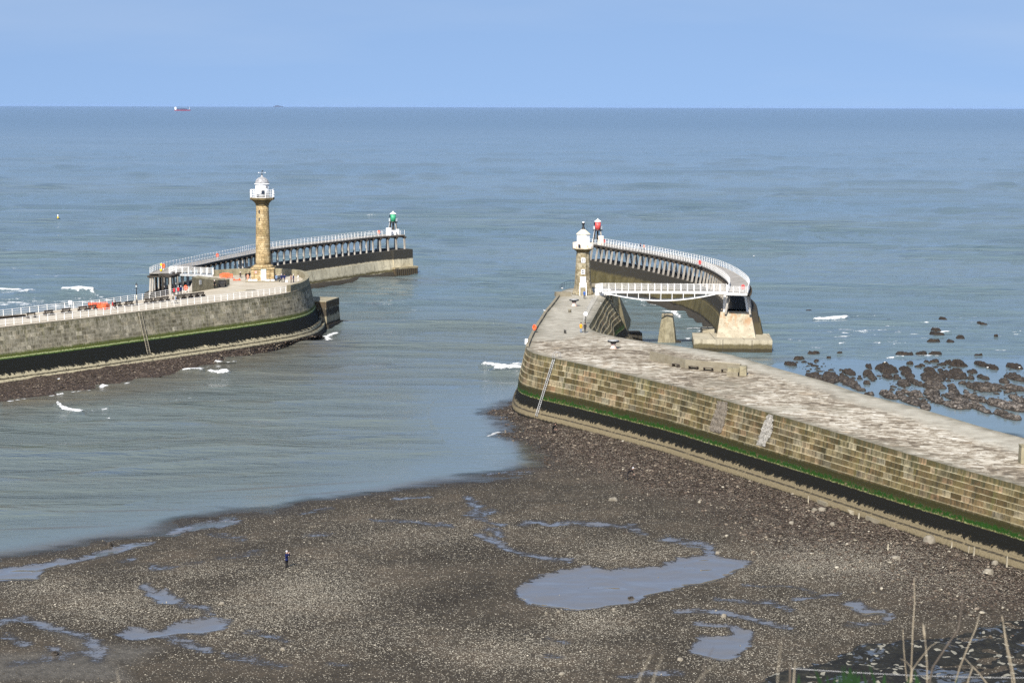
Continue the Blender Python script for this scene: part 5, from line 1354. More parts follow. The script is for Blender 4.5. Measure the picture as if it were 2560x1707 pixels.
lifebuoy('red lifebuoy next to the cabinet of the red beacon', P(*z6([(231, 238)])[0], ZE), 0, 1.1, col='red')
lifebuoy('red lifebuoy midway along the right walkway railing', P(*z6([(1337, 488)])[0], ZE), -.6, 1.1, col='red')
lifebuoy('red lifebuoy at the right corner of the walkway end above the white trestle', P(*z6([(1832, 778)])[0], ZE), 0, 1.1, col='red')
lifebuoy('orange lifebuoy on the left edge of the near pier arm', P(*z7([(222, 672)])[0], ZD), -.5, 1.05)
def box_thing(name, label, cat, loc, dims, mat, rz=0.0, lid=None, part='body'):
    t = thing(name, label, cat, loc, rz); mb = MB(); mb.box((0, 0, dims[2] / 2), dims, taper=.94); mb.build(part, mat, t, False)
    if lid is not None: mb = MB(); mb.box((0, 0, dims[2] + .04), (dims[0] * 1.05, dims[1] * 1.05, .08)); mb.build('lid', lid, t, False)
    return t
t = thing('sign_post', 'yellow sign and bucket on a post at the start of the far walkway', 'sign', P(*z2([(188, 517)])[0], ZE))
mb = MB(); mb.beam((0, 0, 0), (0, 0, 1.9), .08); mb.build('post', M['white'], t, False)
mb = MB(); mb.box((0, -.06, 1.6), (.4, .05, .5)); mb.build('sign', M['yellow'], t, False)
mb = MB(); mb.lathe([(.22, .05), (.3, .6)], 12, (0, -.2, 0)); mb.build('bucket', M['yellow'], t, False)
t = thing('notice_board', 'small white notice board on the seaward railing left of the orange barriers', 'notice board', P(*z1([(768, 560)])[0], ZD))
mb = MB(); mb.box((0, 0, 1.0), (.7, .06, .75)); mb.build('board', M['sign_white'], t, False)
for s in (-.25, .25): mb = MB(); mb.beam((s, .05, 0), (s, .05, 1.3), .06); mb.build('post', M['white'], t, False)
for px, lb in (((845, 690), 'tall black litter bin beside the abutment on the far pier'), ((800, 693), 'low black chest left of the litter bin by the abutment'), ((885, 680), 'black bin at the end of the abutment wall')):
    q = P(*z2([px])[0], ZD); box_thing('litter_bin', lb, 'litter bin', q, (1.3, .9, 1.45) if px[0] == 845 else ((.9, .8, .7) if px[0] == 800 else (.6, .7, 1.3)), M['black'], 0, M['charcoal'])
# lamp post
q = P(*z1([(1490, 538)])[0], ZD); t = thing('lamp_post', 'black lamp post with cream lower shaft among the benches of the far pier', 'lamp post', q)
mb = MB(); mb.lathe([(.26, 0), (.26, .1), (.2, .15), (.2, .95), (.14, 1.05), (.1, 1.1)], 12); mb.build('base', M['black'], t, False)
mb = MB(); mb.lathe([(.11, 1.1), (.10, 2.1)], 12); mb.build('cream_shaft', M['cream'], t, False)
mb = MB(); mb.lathe([(.095, 2.1), (.07, 3.5), (.12, 3.55), (.12, 3.65)], 12); mb.beam((-.45, 0, 3.35), (.45, 0, 3.35), .06); mb.build('shaft', M['black'], t, False)
mb = MB(); mb.lathe([(.13, 3.65), (.27, 4.1)], 6, smooth=False); mb.build('lantern', M['pale_panel'], t, False)
mb = MB(); mb.lathe([(.32, 4.1), (.1, 4.35), (.05, 4.4), (.03, 4.7), (0, 4.75)], 6, smooth=False); mb.build('lantern_cap', M['black'], t, False)
q = P(*z7([(720, 590)])[0], ZD); t = thing('sign_post', 'black post with round white sign beside the recess of the near pier', 'sign', q)
mb = MB(); mb.beam((0, 0, 0), (0, 0, 1.9), .12); mb.build('post', M['black'], t, False)
mb = MB(); mb.tube([(0, -.1, 1.95), (0, -.02, 1.95)], .38, 16); mb.build('disc', M['sign_white'], t, False)
# capstans
def capstan(label, px):
    t = thing('capstan', label, 'capstan', PE(*z7([px])[0]))
    mb = MB(); mb.lathe([(.6, 0), (.6, .12), (.42, .18), (.38, .75), (.45, .85)], 16); mb.build('drum', M['capstan'], t, False)
    mb = MB(); mb.lathe([(.45, .85), (.5, .9), (.46, 1.05)], 16); mb.build('collar', M['black'], t, False)
    mb = MB(); mb.lathe([(.55, 1.05), (.95, 1.12), (.98, 1.3), (.9, 1.36)], 20); mb.build('head', M['black'], t, False)
    mb = MB(); mb.lathe([(.88, 1.36), (.3, 1.42), (0, 1.43)], 20); mb.build('top_plate', M['steel'], t, False)
capstan('black topped capstan nearest the small lighthouse', (608, 413)); capstan('black topped capstan in the open middle of the near pier', (992, 828))
def bollard(label, px, h, r, mat):
    t = thing('bollard', label, 'bollard', P(*z7([px])[0], ZD)); mb = MB(); mb.lathe([(r, 0), (r * .9, h * .7), (r * 1.15, h * .8), (r * 1.1, h), (0, h * 1.08)], 14); mb.build('shaft', mat, t, False)
bollard('pale squat bollard between the capstan and the pale slab', (566, 474), .62, .3, M['pale_stone'])
bollard('left one of two small black mooring posts on the pier arm', (513, 678), .6, .1, M['black']); bollard('right one of two small black mooring posts on the pier arm', (526, 680), .58, .1, M['black'])
q = P(*z7([(140, 785)])[0], ZD); box_thing('marker_box', 'white wedge shaped marker on the outer edge below the orange lifebuoy', 'marker', q, (.5, .5, .9), M['sign_white'])
q = PE(2556, 1158); t = thing('stone_pillar', 'short squared stone pillar at the right edge of the near pier', 'pillar', q); mb = MB(); mb.box((.35, .3, 1.0), (1.3, 1.0, 2.0), taper=.95); mb.build('shaft', M['drab_stone'], t, False)
mb = MB(); mb.box((.35, .3, 2.08), (1.3, 1.0, .2)); mb.build('cap', M['drab_stone'], t, False)
q = P(*z2([(1108, 722)])[0], ZD); t = thing('deck_slab', 'pale paving slab let into the deck in front of the tall lighthouse', 'slab'); mb = MB(); t.location = q; mb.box((0, 0, .012), (4.4, 2.6, .03), .4); mb.build('slab', M['pale_stone'], t, False)
# ladders
def ladder(label, top, bot, bvh, mat, rungs, w=.5, hoop=True):
    t = thing('ladder', label, 'ladder', P(*top, ZD))
    def hit(x, y):
        d = R3 @ Vector(((x - CX) / F, -(y - CY) / F, -1.0)); h = bvh.ray_cast(Vector((0, 0, CAM_H)), d); return h[0], h[1]
    pts = []
    for k in range(13):
        f = k / 12; p_, n_ = hit(top[0] + (bot[0] - top[0]) * f, top[1] + (bot[1] - top[1]) * f); n_ = Vector((n_.x, n_.y, 0)).normalized(); pts.append((p_ + n_ * .22, n_))
    s = Vector((-pts[0][1].y, pts[0][1].x, 0))
    for sg in (-1, 1):
        mb = MB(); mb.tube([p_ + s * sg * w / 2 for p_, _ in pts], .05, 6); mb.build('stile', mat, t)
    P0, P1 = pts[0][0], pts[-1][0]
    sm = MB(); sm.beam(-s * w / 2, s * w / 2, .055)
    for k in range(rungs):
        f = (k + .5) / rungs * 12; i = int(f); p_ = pts[i][0].lerp(pts[min(i + 1, 12)][0], f - i)
        mb = MB(); mb.beam(p_ - s * w / 2, p_ + s * w / 2, .06); mb.build('rung', mat, t)
    if hoop:
        for sg in (-1, 1):
            a = P0 + s * sg * w / 2; n_ = pts[0][1]; mb = MB(); mb.tube([a, a + Vector((0, 0, 1.0)), a - n_ * .6 + Vector((0, 0, 1.15)), a - n_ * 1.2 + Vector((0, 0, 1.0)), a - n_ * 1.2], .04, 6); mb.build('grab_rail', mat, t)
    return t
ladder('galvanised steel ladder with grab hoops on the nose of the near pier', (1387, 898), (1343, 1040), EB, M['steel'], 30)
ladder('pale stiled ladder on the wall of the far pier below the lamp post', (348, 781), (371, 885), WB, M['stake'], 24, .75, False)
t = thing('mooring_pole', 'long thin white pole leaning against the recess wall of the near pier', 'pole', P(1521, 827, 2))
mb = MB(); a = P(1502, 757, ZD + .2); b = P(1521, 827, 3.2); mb.tube([a, b], .07, 6); mb.build('shaft', M['white'], t)
mb = MB(); mb.lathe([(.12, 0), (0, .1)], 8, tuple(a)); mb.build('tip', M['white'], t)

# ================================================================== people
def skinned(name, nodes, edges, radii, mats, matfn, parent=None, root=0, lev=1):
    me = bpy.data.meshes.new(name); me.from_pydata(nodes, edges, []); o = bpy.data.objects.new(name, me); C.objects.link(o)
    md = o.modifiers.new('skin', 'SKIN'); md.use_smooth_shade = True
    for i, r in enumerate(radii):
        sv = me.skin_vertices[0].data[i]; sv.radius = (r, r) if not isinstance(r, tuple) else r; sv.use_root = (i == root)
    sb = o.modifiers.new('sub', 'SUBSURF'); sb.levels = lev; sb.render_levels = lev
    dg = bpy.context.evaluated_depsgraph_get(); nm = bpy.data.meshes.new_from_object(o.evaluated_get(dg))
    bpy.data.objects.remove(o); nm.name = name
    nm.materials.clear()
    for m_ in mats: nm.materials.append(m_)
    for pl in nm.polygons: pl.material_index = matfn(pl.center); pl.use_smooth = True
    ob = bpy.data.objects.new(name, nm); C.objects.link(ob)
    if parent is not None: ob.parent = parent
    return ob
def person(label, loc, rz, jacket, legs, hair, pose='stand', h=1.72, group=None, hat=None, bag=None):
    """figure faces -Y before rotation; one continuous skinned body"""
    t = thing('person', label, 'person', loc, rz, group); k = h / 1.72
    N = []; E = []; Rr = []
    def add(p, r, to=None):
        N.append((p[0] * k, p[1] * k, p[2] * k)); Rr.append((r[0] * k, r[1] * k) if isinstance(r, tuple) else r * k)
        if to is not None: E.append((to, len(N) - 1))
        return len(N) - 1
    hipz = .92; lean = 0.0; st = 0.0; kneeb = 0
    if pose == 'walk': st = .26
    if pose == 'bend': lean = .62
    if pose == 'crouch': hipz = .42; lean = .35
    if pose == 'sit': hipz = .5
    pel = add((0, 0, hipz), (.15, .115))
    top = lambda f: (0, -lean * f, hipz + .56 * f * math.sqrt(max(.2, 1 - lean * lean)))
    w1 = add(top(.3), (.14, .11), pel); ch = add(top(.72), (.175, .12), w1); nk0 = add(top(1.0), (.085, .075), ch)
    c = top(1.0); hy = c[1] - .03 - lean * .15
    nk = add((0, hy, c[2] + .06), .055, nk0); hd = add((0, hy - .015, c[2] + .17), (.085, .1), nk); ht = add((0, hy - .01, c[2] + .27), (.075, .085), hd)
    add((0, hy - .115, c[2] + .155), .018, hd)
    for s in (-1, 1):
        add((s * .095, hy, c[2] + .165), .018, hd)
        sh = add((s * .185, c[1] + .0, c[2] - .06), .065, ch)
        if pose == 'photo': el, hn = (s * .24, -.16, c[2] - .27), (s * .07, -.34, c[2] + .10)
        elif pose == 'bend' or pose == 'crouch': el, hn = (s * .22, c[1] - .1, c[2] - .34), (s * .13, c[1] - .2, c[2] - .56)
        elif pose == 'walk': el, hn = (s * .25, s * .09, c[2] - .33), (s * .24, s * .16 - .1, c[2] - .56)
        elif pose == 'sit': el, hn = (s * .24, -.05, c[2] - .33), (s * .12, -.3, c[2] - .42)
        else: el, hn = (s * .25, .02, c[2] - .33), (s * .22, -.08, c[2] - .58)
        e = add(el, .05, sh); wr = add(hn, .034, e)
        d = Vector(hn) - Vector(el); d.normalize(); pm = Vector(hn) + d * .075
        pa = add(pm, (.042, .02), wr)
        sid = Vector((0, 1, 0)) if abs(d.y) < .7 else Vector((1, 0, 0)); sid = (sid - d * sid.dot(d)).normalized(); cur = d.cross(sid) * (.02 * s)
        for q_, ln in ((-1.5, .062), (-.5, .074), (.5, .07), (1.5, .052)):
            f1 = add(pm + sid * q_ * .02 + d * .03, .0095, pa); f2 = add(pm + sid * q_ * .021 + d * (.03 + ln * .55) + cur * .5, .0085, f1); add(pm + sid * q_ * .021 + d * (.03 + ln) + cur * 1.5, .007, f2)
        th = add(pm + sid * .045 - d * .02, .011, pa); add(pm + sid * .065 + d * .03, .009, th)
        hp = add((s * .095, 0, hipz - .06), .095, pel)
        fy = -st * s
        if pose == 'crouch': kn, an = (s * .16, -.36, .42), (s * .12, -.05, .09)
        elif pose == 'sit': kn, an = (s * .12, -.44, .5), (s * .12, -.42, .09)
        elif pose == 'bend': kn, an = (s * .11, -.03, .48), (s * .12, .06, .09)
        else: kn, an = (s * .105, fy * .55 - (.04 if pose == 'walk' else 0), .49), (s * .105, fy + (.08 if fy > 0 else 0), .09)
        kk = add(kn, .065, hp); aa = add(an, .047, kk); add((an[0], an[1] - .16, .045), (.04, .035), aa); add((an[0], an[1] + .05, .04), .035, aa)
    zc = c[2] * k; yc = hy * k
    hands = [Vector(N[i]) for i in range(len(N)) if Rr[i] == (.042 * k, .02 * k)]
    def mf(p):
        if any((p - q_).length < .105 * k for q_ in hands): return 0
        if p.z > zc + .035 * k and abs(p.x) < .13 * k and abs(p.y - yc) < .2 * k: return 0
        if p.z < .11 * k: return 3
        if p.z < (hipz - .04) * k or (pose in ('sit', 'crouch') and p.z < (hipz + .1) * k and p.y < -.14): return 2
        return 1
    skinned('body', N, E, Rr, [M['skin'], M[jacket], M[legs], M['blackcloth']], mf, t)
    hc = Vector((0, (hy - .005) * k, zc + .215 * k))
    mb = MB(); mb.lathe([(.108 * k, -.06 * k), (.115 * k, 0), (.112 * k, .05 * k), (.08 * k, .105 * k), (0, .128 * k)], 14, tuple(hc + Vector((0, .022 * k, .02 * k)))); mb.build('hair' if not hat else 'hat', M[hat or hair], t, False)
    for s in (-1, 1):
        mb = MB(); mb.lathe([(0, -.012), (.011, 0), (0, .012)], 6, (s * .034 * k, hc.y - .098 * k, hc.z - .03 * k)); mb.build('eye', M['black'], t, False)
    if jacket in ('navy', 'blackcloth', 'blue', 'redcloth', 'charcoal', 'orangecloth', 'bluegrey', 'whitecloth', 'teal', 'maroon', 'pink') and pose in ('stand', 'walk', 'photo'):
        mb = MB(); mb.lathe([(.19 * k, .78 * k), (.165 * k, .95 * k), (.16 * k, 1.08 * k)], 14, capb=False, capt=False)
        o = mb.build('jacket_hem', M[jacket], t, False); o.scale = (1.0, .78, 1)
    if bag: mb = MB(); mb.box((.0, .2, 1.2 * k), (.3, .18, .42)); mb.build('backpack', M[bag], t, False)
    return t
def deck_p(px, zz=ZD): return P(px[0], px[1], zz)
person('person in dark navy coat holding a camera up, standing alone on the shingle', on_beach(717, 1418), .9, 'navy', 'blackcloth', 'hairgrey', 'photo', 1.76)
q = on_beach(717, 1418); t = thing('camera', 'small dark camera held up by the person on the shingle', 'camera', Vector((q.x, q.y, q.z)) + Matrix.Rotation(.9, 3, 'Z') @ Vector((0, -.43, 1.62)), .9)
mb = MB(); mb.box((0, 0, 0), (.14, .06, .1)); mb.build('body', M['black'], t, False); mb = MB(); mb.tube([(0, -.03, 0), (0, -.11, 0)], .035, 10); mb.build('lens', M['black'], t, False)
person('person in black crouching on the rubble at the foot of the near pier', on_beach(1383, 1083), .4, 'blackcloth', 'blackcloth', 'blackcloth', 'bend', 1.75)
person('person in black bending down on the shingle, white shoes and pale top of the head', on_beach(1569, 1198), 1.4, 'blackcloth', 'charcoal', 'hairgrey', 'bend', 1.7)
person('person in blue jacket at the foot of the small lighthouse steps', deck_p(z7([(709, 342)])[0]), 3.0, 'blue', 'blackcloth', 'hairbrown', 'stand', 1.76)
person('person in bright orange jacket standing beside the recess of the near pier', deck_p(z7([(675, 672)])[0]), 2.6, 'orangecloth', 'bluegrey', 'hairbrown', 'stand', 1.74)
person('person in dark clothes next to the one in the orange jacket', deck_p(z7([(715, 676)])[0]), 3.3, 'charcoal', 'blackcloth', 'hairbrown', 'stand', 1.78)
person('person in dark blue on the right walkway, left of two together', deck_p(z6([(652, 300)])[0], ZE), 1.8, 'navy', 'blackcloth', 'hairbrown', 'walk', 1.74)
person('person in pink and dark clothes on the right walkway, right of two together', deck_p(z6([(690, 306)])[0], ZE), 1.8, 'pink', 'blackcloth', 'hairbrown', 'walk', 1.7)
person('person in red jacket walking past the orange barriers, pale trousers', deck_p(z1([(1229, 585)])[0]), -1.9, 'redcloth', 'whitecloth', 'hairbrown', 'walk', 1.68)
person('person in black coat walking past the orange barriers', deck_p(z1([(1256, 584)])[0]), -1.9, 'blackcloth', 'blackcloth', 'hairbrown', 'walk', 1.76)
person('person in red jacket at the seaward railing, left of three together', deck_p(z2([(328, 778)])[0]), 2.4, 'redcloth', 'charcoal', 'hairbrown', 'stand', 1.7)
person('person in red jacket at the seaward railing, middle of three together', deck_p(z2([(374, 770)])[0]), 2.8, 'redcloth', 'denim', 'hairgrey', 'stand', 1.74)
person('person in dark navy coat at the seaward railing, right of three together', deck_p(z2([(404, 766)])[0]), 3.0, 'navy', 'blackcloth', 'hairgrey', 'stand', 1.76)
person('person in dark coat walking near the benches, left of the couple', deck_p(z2([(318, 866)])[0]), -1.6, 'blackcloth', 'whitecloth', 'hairgrey', 'walk', 1.7)
person('person in grey blue coat walking near the benches, right of the couple', deck_p(z2([(347, 866)])[0]), -1.6, 'bluegrey', 'blackcloth', 'hairbrown', 'walk', 1.72)
person('person in dark coat and white cap beside the abutment bins', deck_p(z2([(768, 704)])[0]), .6, 'blackcloth', 'blackcloth', 'hairgrey', 'stand', 1.8, hat='whitecloth')
person('person in black left of the tall lighthouse base, nearest the seated one', deck_p(z2([(1113, 612)])[0]), .4, 'blackcloth', 'blackcloth', 'hairbrown', 'stand', 1.78)
person('person in salmon pink clothes in front of two dark figures by the tall lighthouse', deck_p(z2([(1131, 620)])[0]), .2, 'pink', 'pink', 'hairbrown', 'stand', 1.6)
person('person in black close against the left face of the tall lighthouse base', deck_p(z2([(1149, 604)])[0]), -.2, 'blackcloth', 'charcoal', 'hairbrown', 'stand', 1.78)
person('person in dark clothes sitting by the rear parapet left of the tall lighthouse', deck_p(z2([(1050, 584)])[0]) + Vector((0, 0, -.02)), .2, 'charcoal', 'blackcloth', 'hairgrey', 'sit', 1.7)
person('person in light blue jacket just right of the tall lighthouse base', deck_p(z2([(1442, 632)])[0]), .3, 'bluegrey', 'denim', 'hairbrown', 'stand', 1.72)
person('person in teal close to the right corner of the tall lighthouse base', deck_p(z2([(1422, 612)])[0]), .1, 'teal', 'teal', 'hairbrown', 'stand', 1.66)
person('person in navy, left of the pair right of the tall lighthouse', deck_p(z2([(1500, 633)])[0]), .2, 'navy', 'blackcloth', 'hairgrey', 'stand', 1.74)
person('person in navy, right of the pair right of the tall lighthouse', deck_p(z2([(1530, 632)])[0]), -.2, 'navy', 'charcoal', 'hairbrown', 'stand', 1.74)
person('person in dark maroon, left of the group by the parapet of the pier head', deck_p(z2([(1602, 640)])[0]), -1.2, 'maroon', 'blackcloth', 'hairbrown', 'stand', 1.74)
person('person in navy with pale hair, middle of the group by the pier head parapet', deck_p(z2([(1628, 636)])[0]), -1.0, 'navy', 'navy', 'hairgrey', 'stand', 1.76)
person('person in white coat, right of the group by the parapet of the pier head', deck_p(z2([(1678, 628)])[0]), -1.2, 'whitecloth', 'whitecloth', 'hairbrown', 'stand', 1.7)
q = deck_p(z2([(1552, 634)])[0]); box_thing('cool_box', 'small white box on the deck beside the pair in navy', 'box', q, (.55, .4, .4), M['sign_white'], 0, M['sign_white'])

# ================================================================== gulls
def gull(label, loc, rz, fly=False):
    t = thing('gull', label, 'bird', loc, rz); N = [(0, .0, .28), (0, -.12, .30), (0, -.2, .38), (0, -.23, .42), (0, .18, .27), (0, .34, .25)]; E = [(0, 1), (1, 2), (2, 3), (0, 4), (4, 5)]
    b = skinned('body', N, E, [.11, .09, .05, .06, .06, .02], [M['feather']], lambda p: 0, t)
    mb = MB(); mb.lathe([(.022, 0), (0, .09)], 6); o = mb.build('beak', M['yellow'], t, False); o.location = (0, -.28, .41); o.rotation_euler = (math.pi / 2, 0, 0)
    for s in (-1, 1):
        mb = MB(); mb.hexa([(s * .09, -.1, .28), (s * .12, .3, .26), (s * .13, .3, .27), (s * .115, -.1, .3), (s * .06, -.08, .36), (s * .04, .34, .3), (s * .05, .34, .31), (s * .08, -.08, .37)]); mb.build('wing', M['grey_feather'], t, False)
        mb = MB(); mb.tube([(s * .04, .02, .2), (s * .04, .03, 0)], .012, 5); mb.build('leg', M['yellow'], t, False)
    return t
gull('white gull standing on the brown rubble below the far pier', P(147, 951, .6), 1.2)
gull('white gull on the outer railing of the small lighthouse', P(*z7([(492, 250)])[0], ZD), -1.0)
gull('white gull perched on the left edging stones of the near pier arm', P(*z7([(318, 470)])[0], ZD + .5), -1.0)
gull('white gull floating on the sea right of the curved right walkway', P(*z6([(1958, 378)])[0], -.1), 1.0)
gull('white gull on a dark rock at the front of the reef', P(*Z(1960, 740, .2551, [(988, 662)])[0], .9), .3)
gull('white gull between two dark rocks near the right edge of the reef', P(*Z(1960, 740, .2551, [(1996, 714)])[0], .5), .3)
gull('white gull on the reef rock at the far right edge', P(*Z(1960, 740, .2551, [(2308, 712)])[0], .6), .3)

# ================================================================== reef rocks
ROCKS = [(70,665,90,45),(160,608,110,25),(315,790,100,70),(490,790,130,120),(660,750,100,60),(640,830,150,100),(690,870,100,80),(850,690,60,60),(865,770,90,90),(1000,670,90,50),(1040,720,180,90),(1030,790,90,60),(1210,720,110,60),(1240,770,110,70),(1190,850,110,70),(1310,840,90,90),(1050,970,130,80),(1160,960,80,60),(1215,940,70,60),(1270,1020,170,110),(1320,960,90,70),(1410,1085,100,70),(1440,640,140,30),(1470,740,120,80),(1480,800,220,90),(1620,770,110,80),(1740,770,140,100),(1700,660,220,70),(1480,870,190,80),(1480,950,150,90),(1520,1020,110,80),(1700,910,100,120),(1700,1000,100,90),(1720,1070,180,100),(1850,740,90,40),(1840,800,60,40),(1960,670,90,60),(2050,690,100,60),(1970,800,80,50),(1850,860,150,40),(2000,900,230,90),(1900,1000,120,90),(1930,1080,110,130),(2060,870,100,60),(2180,830,110,60),(2190,900,80,80),(2280,690,130,60),(2300,800,130,80),(2290,900,140,80),(2110,1050,170,90),(2240,1070,260,130),(2230,1170,150,100),(820,850,70,40),(760,920,80,30),(840,960,80,40),(1240,660,60,30),(1380,1040,60,40),(2330,1010,120,90),(1800,940,60,40),(1110,790,50,40)]
FARROCKS = [(1500,320,70,30),(1510,360,90,30),(1640,430,70,30),(1740,390,70,30),(1950,260,70,30),(1580,220,60,40),(1180,548,150,25),(1350,545,90,25),(1485,548,100,20),(1470,425,110,20),(2080,385,40,15),(300,545,120,15),(550,548,50,15),(235,140,80,12),(440,600,40,12),(1910,570,70,15),(1290,240,90,16),(1040,235,60,12)]
m = NT('reef rock', .8, .3); p = m.geo()
n = m.noise(p, .7, 6, .65); n2 = m.noise(p, 3.5, 4); rd = m.objrand(); z = m.sep(p)[2]
dark = m.ramp(n2, [(.35, (.010, .008, .006)), (.7, (.05, .037, .026))]); grey = m.ramp(m.math('ADD', m.math('MULTIPLY', n, .4), m.math('MULTIPLY', m.noise(p, 2.0, 6, .7), .6)), [(.42, (.012, .010, .008)), (.5, (.06, .05, .04)), (.62, (.25, .22, .19))])
py = m.sep(p)[1]
m.bs('Base Color', m.mix(m.math('MULTIPLY', m.rng(py, 345, 300), m.rng(z, .05, .3)), dark, grey)); m.bs('Normal', m.bump(m.math('ADD', n, n2), 1.0, .3)); M['reef'] = m.m
def rock_mesh(w, d, h, seed, sub=3):
    bm = bmesh.new(); bmesh.ops.create_icosphere(bm, subdivisions=sub, radius=1.0)
    for v in bm.verts:
        c = v.co.copy(); s = Vector((seed * 3.1, seed * 1.7, 0))
        f = mnoise.fractal(c * 1.6 + s, .9, 2.1, 4)
        c = c * (1 + .3 * f); c.z = max(-.35, c.z)
        v.co = Vector((c.x * w / 2, c.y * d / 2, min(c.z, .9) * h))
    me = bpy.data.meshes.new('rock'); bm.to_mesh(me); bm.free()
    return me
def reef_mesh(w, d, h, seed):
    """knobbly outcrop: ragged outline, boulder-like lumps, ending below the water"""
    nx = int(min(90, max(12, w / .13))); ny = int(min(110, max(12, d / .18)))
    U, V_ = np.meshgrid(np.linspace(-1.25, 1.25, nx), np.linspace(-1.25, 1.25, ny))
    X = U * w / 2; Y = V_ * d / 2; ox = seed * 13.7; oy = seed * 7.3
    mask = 1 - (np.abs(U) ** 2.6 + np.abs(V_) ** 2.6) + (fbm(X * .33 + ox, Y * .28 + oy, 4) - .5) * 2.2
    cell = np.full(X.shape, 9.0); r2 = np.random.default_rng(seed); npt = int(min(420, max(8, w * d * 2.0)))
    px_ = r2.uniform(X.min(), X.max(), npt); py_ = r2.uniform(Y.min(), Y.max(), npt); ph = r2.uniform(.45, 1.0, npt); rad = r2.uniform(.3, .85, npt)
    lump = np.zeros(X.shape)
    for x, y, q, r in zip(px_, py_, ph, rad): lump = np.maximum(lump, q * np.sqrt(np.clip(1 - ((X - x) ** 2 + ((Y - y) * .8) ** 2) / (r * r), 0, 1)))
    Zr = np.clip(mask * 2.2, -1, 1); Zr = np.where(Zr > 0, Zr * h * (.12 + .8 * np.minimum(lump, .62) + .6 * (fbm(X * .6 + ox, Y * .6, 3) - .35) + .5 * (fbm(X * 2.6 + ox, Y * 2.6, 3) - .5)), Zr * .5)
    return X, Y, Zr
for i, (cx, cy, w, h) in enumerate(ROCKS + FARROCKS):
    px = Z(1960, 740, .2551, [(cx, cy + h * .3)])[0]; q = P(*px, 0); mpp = q.y / F; ww = w * .2551 * mpp * 1.12
    far_ = i >= len(ROCKS); hh = .5 if far_ else min(1.15, .55 + ww * .08)
    dd = max(ww * .5, (h * .2551 - hh * .55 / mpp) * q.y * q.y / (F * CAM_H) * 1.25)
    X, Y, Zr = reef_mesh(ww, dd, hh, i + 1)
    o = grid_object('reef_rock', X, Y, Zr, M['reef'], smooth=False); o.location = (q.x, q.y + dd * .25, -.02 if not far_ else -.16); o.rotation_euler = (0, 0, random.uniform(-.2, .2))
    if far_: tag(o, 'low dark rock awash among the waves beyond the reef', 'rock', 'rocks awash in the sea')
    else: tag(o, 'knobbly weed covered rock standing in the calm reef pool', 'rock', 'reef rocks right of the near pier')
# small stones of the reef and beach: too many to count
def stones(name, pts, mat, label):
    bm = bmesh.new(); bmesh.ops.create_icosphere(bm, subdivisions=1, radius=1.0); base = np.array([v.co[:] for v in bm.verts]); fc = np.array([[v.index for v in f.verts] for f in bm.faces]); bm.free()
    V = []; Fc = []
    for i, (x, y, z, s) in enumerate(pts):
        k = base * (1 + rng.uniform(-.3, .3, (len(base), 1))) * np.array([s * rng.uniform(.8, 1.5), s * rng.uniform(.7, 1.1), s * rng.uniform(.4, .75)])
        a = rng.uniform(0, 6.28); R = np.array([[math.cos(a), -math.sin(a), 0], [math.sin(a), math.cos(a), 0], [0, 0, 1]])
        V.append(k @ R.T + np.array([x, y, z])); Fc.append(fc + i * len(base))
    V = np.concatenate(V); Fc = np.concatenate(Fc); me = bpy.data.meshes.new(name)
    me.vertices.add(len(V)); me.vertices.foreach_set("co", V.astype(np.float32).ravel()); me.loops.add(Fc.size); me.loops.foreach_set("vertex_index", Fc.ravel().astype(np.int32))
    me.polygons.add(len(Fc)); me.polygons.foreach_set("loop_start", (np.arange(len(Fc)) * 3).astype(np.int32)); me.update(calc_edges=True); me.materials.append(mat)
    o = bpy.data.objects.new(name, me); C.objects.link(o); tag(o, label, None, None, 'stuff'); return o
def scatter_mat(name, stops):
    m = NT(name, .9, .2); p = m.geo(); v = m.sep(m.vor(p, .9, 'F1', 'Color')); n = m.noise(p, 5, 4)
    m.bs('Base Color', m.mix(m.rng(n, .35, .7, 0, .5), m.ramp(v[0], stops), stops[0][1])); m.bs('Normal', m.bump(n, .5, .05)); return m.m
M['stones'] = scatter_mat('loose beach stones', [(0, (.05, .042, .032)), (.45, (.12, .10, .075)), (.7, (.3, .27, .21)), (1, (.52, .48, .39))])
M['bank'] = scatter_mat('bank rubble', [(0, (.02, .016, .012)), (.4, (.07, .053, .04)), (.75, (.13, .10, .077)), (1, (.27, .23, .175))])
pts = []
for k in range(16000):
    x, y = rng.uniform(-100, 90), rng.uniform(126, 262); i = int((y - gy[0]) / .40); j = int((x - gx[0]) / .34)
    if sd[i, j] < .6 or abs(x) > y * .31: continue
    if rng.random() > .25 + .9 * bright[i, j] or pool[i, j] > .45 and rng.random() > .10: continue
    s = .035 + .085 * rng.random() ** 3; pts.append((x, y, BZ[i, j] + s * .25, s))
for k in range(2600):                                          # bigger pale stones on the rubble bank
    x, y = rng.uniform(-4, 75), rng.uniform(150, 300); i = int((y - gy[0]) / .40); j = int((x - gx[0]) / .34)
    if sd[i, j] < 4 or bank[i, j] < .05 or rng.random() > .15 + .85 * min(1, max(0, (x - 12) / 25)): continue
    s = .07 + .22 * rng.random() ** 4; pts.append((x, y, BZ[i, j] + s * .35, s))
stones('loose_stones', pts, M['stones'], 'pale loose stones scattered over the shingle beach')
pts = []
for k in range(26000):
    x, y = rng.uniform(-4, 75), rng.uniform(150, 300); i = int((y - gy[0]) / .40); j = int((x - gx[0]) / .34)
    if sd[i, j] < -2.0 or bank[i, j] < rng.random() * .9 + .05: continue
    s = .06 + .20 * rng.random() ** 3; pts.append((x, y, BZ[i, j] + s * .15, s))
stones('bank_rubble', pts, M['bank'], 'brown rubble banked along the foot of the near pier')
pts = []
